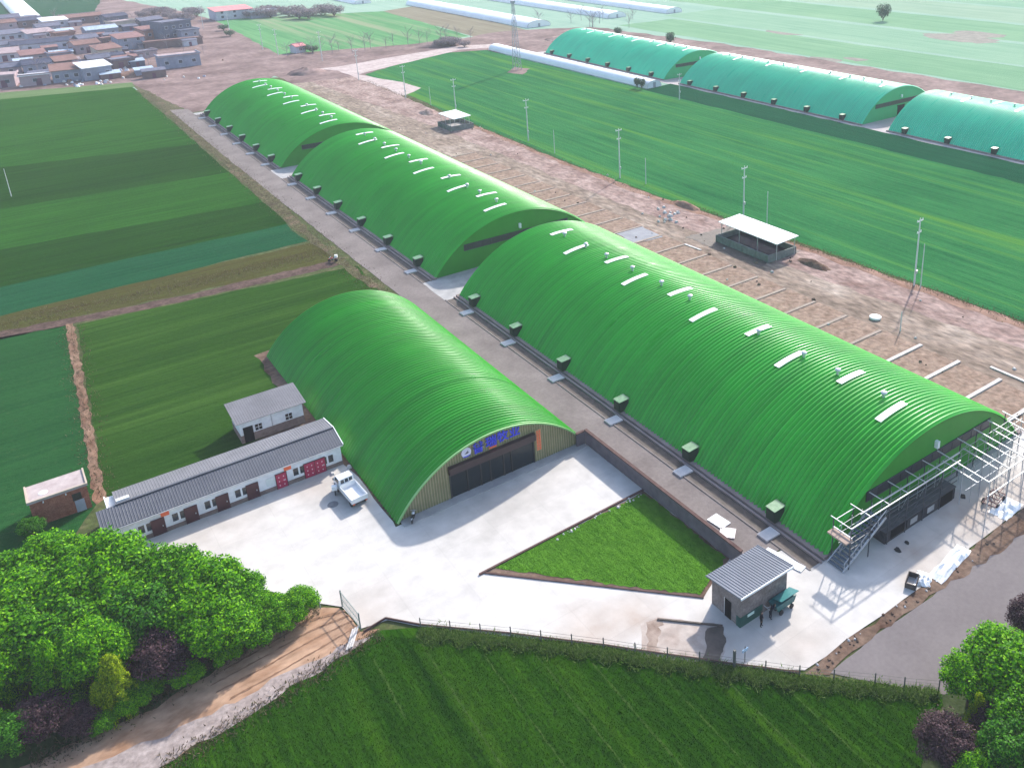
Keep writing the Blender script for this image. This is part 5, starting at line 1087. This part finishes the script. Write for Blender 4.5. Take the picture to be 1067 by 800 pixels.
T('green tree behind the large purple bush', 140, 664, 6.4, 1.2, 'bright', 1)
T('low dense green tree under the round light green one', 92, 672, 5.6, 1.2, 'mid', 2)
T('green tree at the left edge, lowest of the broad ones', 18, 722, 5.4, 1.1, 'bright', 0)
T('dense green tree over the middle of the grove', 36, 662, 6.4, 1.2, 'bright', 2)
T('green tree close behind the shrubs by the road bend', 250, 656, 5.0, 1.2, 'mid', 2)
T('small green tree left of the purple bush', 128, 706, 4.6, 1.1, 'bright', 1)
T('bright shrub between the two lower purple bushes', 70, 752, 2.8, 1.2, 'mid', 2, 'leafy_shrub', 'shrub')
T('bright low shrub on the road bank, first below the gate', 300, 656, 2.6, 1.4, 'bright', 2, 'leafy_shrub', 'shrub')
T('bright low shrub on the road bank under the small tree', 268, 672, 3.0, 1.4, 'mid', 0, 'leafy_shrub', 'shrub')
T('yellowish shrub on the road bank right of the small purple bush', 238, 690, 2.6, 1.3, 'bright', 1, 'leafy_shrub', 'shrub')
T('light shrub on the road bank left of the small purple bush', 196, 714, 2.2, 1.4, 'bright', 0, 'leafy_shrub', 'shrub')
T('low shrub on the bank below the yellow feathery tree', 140, 742, 2.0, 1.4, 'bright', 2, 'leafy_shrub', 'shrub')
T('low shrub on the bank beside the small dark purple bush', 108, 762, 1.8, 1.4, 'mid', 1, 'leafy_shrub', 'shrub')
T('bright green tree filling the grove behind the feathery ones', 84, 700, 6.0, 1.2, 'bright', 0)
T('green tree high in the grove above the round light one', 100, 650, 6.6, 1.15, 'bright', 2)
T('green tree between the dense tree and the small gapped one', 210, 668, 5.6, 1.15, 'bright', 2)
T('green tree at the left edge, just below the field plot corner', -10, 664, 6.4, 1.2, 'mid', 0)
# lower-right grove
T('large bright green tree beside the grey side road', 1040, 722, 5.8, 1.25, 'bright', 2)
T('bright green tree at the right edge, lower than the road', 1075, 745, 6.0, 1.2, 'bright', 0)
T('rounded green tree nearest the end of the fence', 1008, 735, 4.8, 1.05, 'bright', 1)
T('purple-leaved bush in the lower right corner', 982, 796, 4.2, 1.15, 'purple', 1, 'purple_bush', 'bush')
T('dark shrub at the right edge beside the side road', 1068, 662, 4.0, 1.0, 'purple', 2, 'purple_bush', 'bush')
T('dark green tree in the lower right corner', 1050, 808, 5.0, 1.1, 'deep', 0)
T('dense green tree filling the right edge behind the purple bush', 1062, 776, 5.2, 1.2, 'mid', 1)
T('bright shrub at the bottom right of the purple bush', 1012, 826, 3.6, 1.0, 'bright', 1, 'leafy_shrub', 'shrub')
T('purple bush half hidden between the right-hand trees', 1030, 770, 3.4, 1.0, 'purple', 0, 'purple_bush', 'bush')
droop_tree('small yellow feathery tree between the right-hand trees', 1016, 762, 4.2, .8, 0)

# far trees and bushes
def bare_tree(p, h, seed, label, group):
    key = ('bare', seed % 4)
    if key not in TREE:
        r_ = random.Random(seed % 4); mb = MB(); mb.tube((0, 0, 0), (0, 0, 5.5), .13, .05, 6)
        for k in range(22):
            z = r_.uniform(2, 6); a = r_.uniform(0, 6.28); L_ = r_.uniform(1.2, 2.6); e = (math.cos(a)*L_, math.sin(a)*L_, z+L_*r_.uniform(.7, 1.3)); mb.tube((0, 0, min(z, 5.4)), e, .035, .012, 4)
            for j in range(3): b_ = a+r_.uniform(-.9, .9); mb.tube(tuple(x*.6 for x in (e[0], e[1]))+(z+(e[2]-z)*.6,), (e[0]+math.cos(b_)*.9, e[1]+math.sin(b_)*.9, e[2]+.7), .018, .008, 4)
        TREE[key] = mb.mesh('trunk', mat('bark_grey_far', (.24, .21, .22), (.3, .26, .27), 1, .95))
    t = thing('bare_tree', label, 'tree', (p.x, p.y, 0), seed*1.7, group); o = link('branches', TREE[key], t); o.scale = (h/8,)*3; return t
br = random.Random(9)
for k in range(18):
    u = k/17; p = at(300+u*190+br.uniform(-4, 4), 60-u*18+br.uniform(-1.5, 1.5)); bare_tree(p, br.uniform(6, 9), k, 'bare grey tree in the row along the far ditch', 'bare trees along the far ditch')
for k in range(10):
    p = at(560+br.uniform(-8, 100), 27-br.uniform(-3, 6)); bare_tree(p, br.uniform(7, 10), k+40, 'bare grey tree among the far film tunnels', 'bare trees among the far tunnels')
for k in range(34): bare_tree(at(br.uniform(4, 215), br.uniform(20, 82)), br.uniform(5, 8), k+60, 'bare grey tree standing among the village houses', 'bare trees among the village houses')
def bush(p, h, wr, kind, seed, label, cat='bush', group=None):
    key = ('bush', kind, seed % 3)
    if key not in TREE:
        lb = [(1.2*math.cos(a)*q, 1.2*math.sin(a)*q, 1.3+.5*q, 1.1) for a, q in [(0, 0), (1, 1), (2.3, 1), (3.4, 1), (4.6, 1), (5.6, 1)]]
        P_, N = lobed(lb, 900, seed % 3+5, .4); V, F = leaves(P_, N, .42, seed, .5); mb = MB()
        for a in range(5): mb.tube((0, 0, 0), (math.cos(a*1.3)*1.1, math.sin(a*1.3)*1.1, 1.8), .06, .02, 5)
        TREE[key] = (np_mesh('crown', V, F, LM[kind]), mb.mesh('stem', bark))
    t = thing('far_bush' if cat == 'bush' else 'far_tree', label, cat, (p.x, p.y, 0), seed, group)
    for nm, me in zip(('crown', 'stem'), TREE[key]): o = link(nm, me, t); o.scale = (h/2.8*wr, h/2.8*wr, h/2.8)
    return t
for k in range(14): bush(at(262+k*6.5+br.uniform(-2, 2), 16+br.uniform(-1, 4)), br.uniform(4, 7), 1.3, 'bare', k, 'greyish leafless thicket bush right of the rose-red barn roof', 'bush', 'thicket right of the rose-red barn')
for k in range(12): bush(at(150+k*5+br.uniform(-2, 2), 18+br.uniform(-4, 6)), br.uniform(4, 6), 1.3, 'bare', k, 'greyish leafless bush behind the village houses', 'bush', 'bushes behind the village')
for k in range(10): bush(at(468+br.uniform(-14, 20), 47+br.uniform(-3, 4)), br.uniform(2.5, 4), 1.4, 'bare', k, 'purplish grey scrub at the far track corner', 'bush', 'scrub at the far track corner')
bush(at(920, 22), 9, .55, 'far', 1, 'lone dark tree in the hazy far field', 'tree')
bush(at(698, 47), 6, .5, 'far', 2, 'small dark conifer behind the far barns', 'tree')
bush(at(644, 38), 4.5, .6, 'far', 0, 'dark shrub behind the farthest far-row barn', 'bush')
bush(at(664, 92), 4.0, .4, 'far', 0, 'left one of two small dark conifers at the tunnel end', 'tree', 'two conifers at the tunnel end')
bush(at(669, 93), 4.0, .4, 'far', 1, 'right one of two small dark conifers at the tunnel end', 'tree', 'two conifers at the tunnel end')
for k, (px_, py_) in enumerate(((240, 38), (233, 32), (318, 54), (326, 55))): bush(at(px_, py_), 3.2, 1.2, 'far' if k < 4 else 'bare', k, ['dark bush by the village lane, the nearer one', 'dark bush by the village lane, the farther one', 'dark bush left of the little field house', 'dark bush right of the little field house', 'brown scrub behind the far barn row', 'dark scrub patch in the hazy field'][k])

# uncountable greenery: rough grass along the fence, crop blades, verge tufts
def blades(name, P_, h, wd, m, seed, lean=.5, kind='stuff'):
    r_ = np.random.default_rng(seed); n = len(P_); a = r_.uniform(0, 6.28, n); hh = h*r_.uniform(.5, 1.3, n); d = np.stack([np.cos(a), np.sin(a), 0*a], 1); b_ = r_.uniform(0, 6.28, n); ld = np.stack([np.cos(b_), np.sin(b_), 0*b_], 1)*(lean*hh*r_.uniform(.2, 1, n))[:, None]
    V = np.empty((n, 3, 3)); V[:, 0] = P_-d*wd*.5; V[:, 1] = P_+d*wd*.5; V[:, 2] = P_+ld+np.stack([0*a, 0*a, hh], 1); F = np.arange(n*3).reshape(-1, 3)
    o = link(name, np_mesh(name, V.reshape(-1, 3), F, m)); o['kind'] = kind; return o
GM = leaf_mat('grass_rough', [(.05, .11, .012), (.08, .165, .022), (.13, .225, .04), (.22, .29, .10)], .5, .7)
fx = np.array([(p.x, p.y) for p in fp]); seg = np.linalg.norm(np.diff(fx, axis=0), axis=1)
n = 24000; si = rng.choice(len(seg), n, p=seg/seg.sum()); u = rng.random((n, 1)); base = fx[si]*(1-u)+fx[si+1]*u
dirn = (fx[si+1]-fx[si])/seg[si][:, None]; nor = np.stack([dirn[:, 1], -dirn[:, 0]], 1)
clump = .5+.5*np.sin(base[:, :1]*1.7)*np.cos(base[:, 1:]*2.1+base[:, :1]*.6)
off = rng.normal(.55, .35, (n, 1))*(.5+clump); P_ = np.concatenate([base+nor*off, np.full((n, 1), .03)], 1)
P_ = P_[(rng.random(n) < .35+.65*clump[:, 0])]; blades('rough_grass', P_, .36, .12, GM, 3, 1.5)
# crop in the front field
tri_pts = [at(398, 662), at(980, 728), at(962, 800), at(990, 960), at(100, 960), at(175, 803)]
def in_poly(P, poly):
    x, y = P[:, 0], P[:, 1]; c = np.zeros(len(P), bool); j = len(poly)-1
    for i in range(len(poly)):
        a, b = poly[i], poly[j]; m_ = ((a.y > y) != (b.y > y)) & (x < (b.x-a.x)*(y-a.y)/(b.y-a.y+1e-12)+a.x); c ^= m_; j = i
    return c
def fill(poly, n, z):
    xs_ = [p.x for p in poly]; ys_ = [p.y for p in poly]; P = np.stack([rng.uniform(min(xs_), max(xs_), n), rng.uniform(min(ys_), max(ys_), n), np.full(n, z)], 1); return P[in_poly(P, poly)]
blades('crop', fill(tri_pts, 190000, .045), .13, .07, f_front, 5, .7)
blades('lawn_grass', fill([Vector((-8, 20.3, 0)), Vector((-8, 6.5, 0)), lp[2]+Vector((0, .4, 0)), lp[1]+Vector((.8, .1, 0))], 70000, .14), .06, .05, lawn, 6, .7)
DW = leaf_mat('dry_grass', [(.07, .05, .03), (.12, .09, .055), (.18, .14, .09), (.09, .11, .04)], .4, .8)
vp = []
for (a, b, wd, k) in ((at(150, 96), at(395, 305), 1.6, 6000), (at(0, 340), at(340, 264), 2.0, 2500), (at(74, 340), at(104, 520), 1.1, 1500), (Vector((62, 100, 0)), Vector((66, 10, 0)), .8, 2500), (Vector((60, 105, 0)), Vector((63, 290, 0)), .8, 2500), (at(395, 660), at(170, 803), .7, 1500), (at(330, 632), at(30, 800), .8, 2500)):
    u = rng.random((k, 1)); P = np.array([[a.x, a.y]])*(1-u)+np.array([[b.x, b.y]])*u; d_ = np.array([b.y-a.y, a.x-b.x]); d_ = d_/np.linalg.norm(d_); vp.append(np.concatenate([P+d_*rng.normal(0, wd*.9, (k, 1)), np.full((k, 1), .03)], 1))
blades('verge_weeds', np.concatenate(vp), .26, .12, DW, 8, 1.4)

# ------------------------------------------------------------------ air
hz = MB().box(-3100, 3100, -3100, 3100, -1.0, 67.0).build('haze', None); hz['kind'] = 'stuff'
hm = bpy.data.materials.new('haze_air'); hm.use_nodes = True; nt = hm.node_tree; nt.nodes.clear()
out = nt.nodes.new('ShaderNodeOutputMaterial'); pv = nt.nodes.new('ShaderNodeVolumePrincipled')
pv.inputs['Color'].default_value = (.88, .90, 1.0, 1); pv.inputs['Density'].default_value = .00021; pv.inputs['Anisotropy'].default_value = 0
nt.links.new(pv.outputs[0], out.inputs['Volume']); hz.data.materials.append(hm)
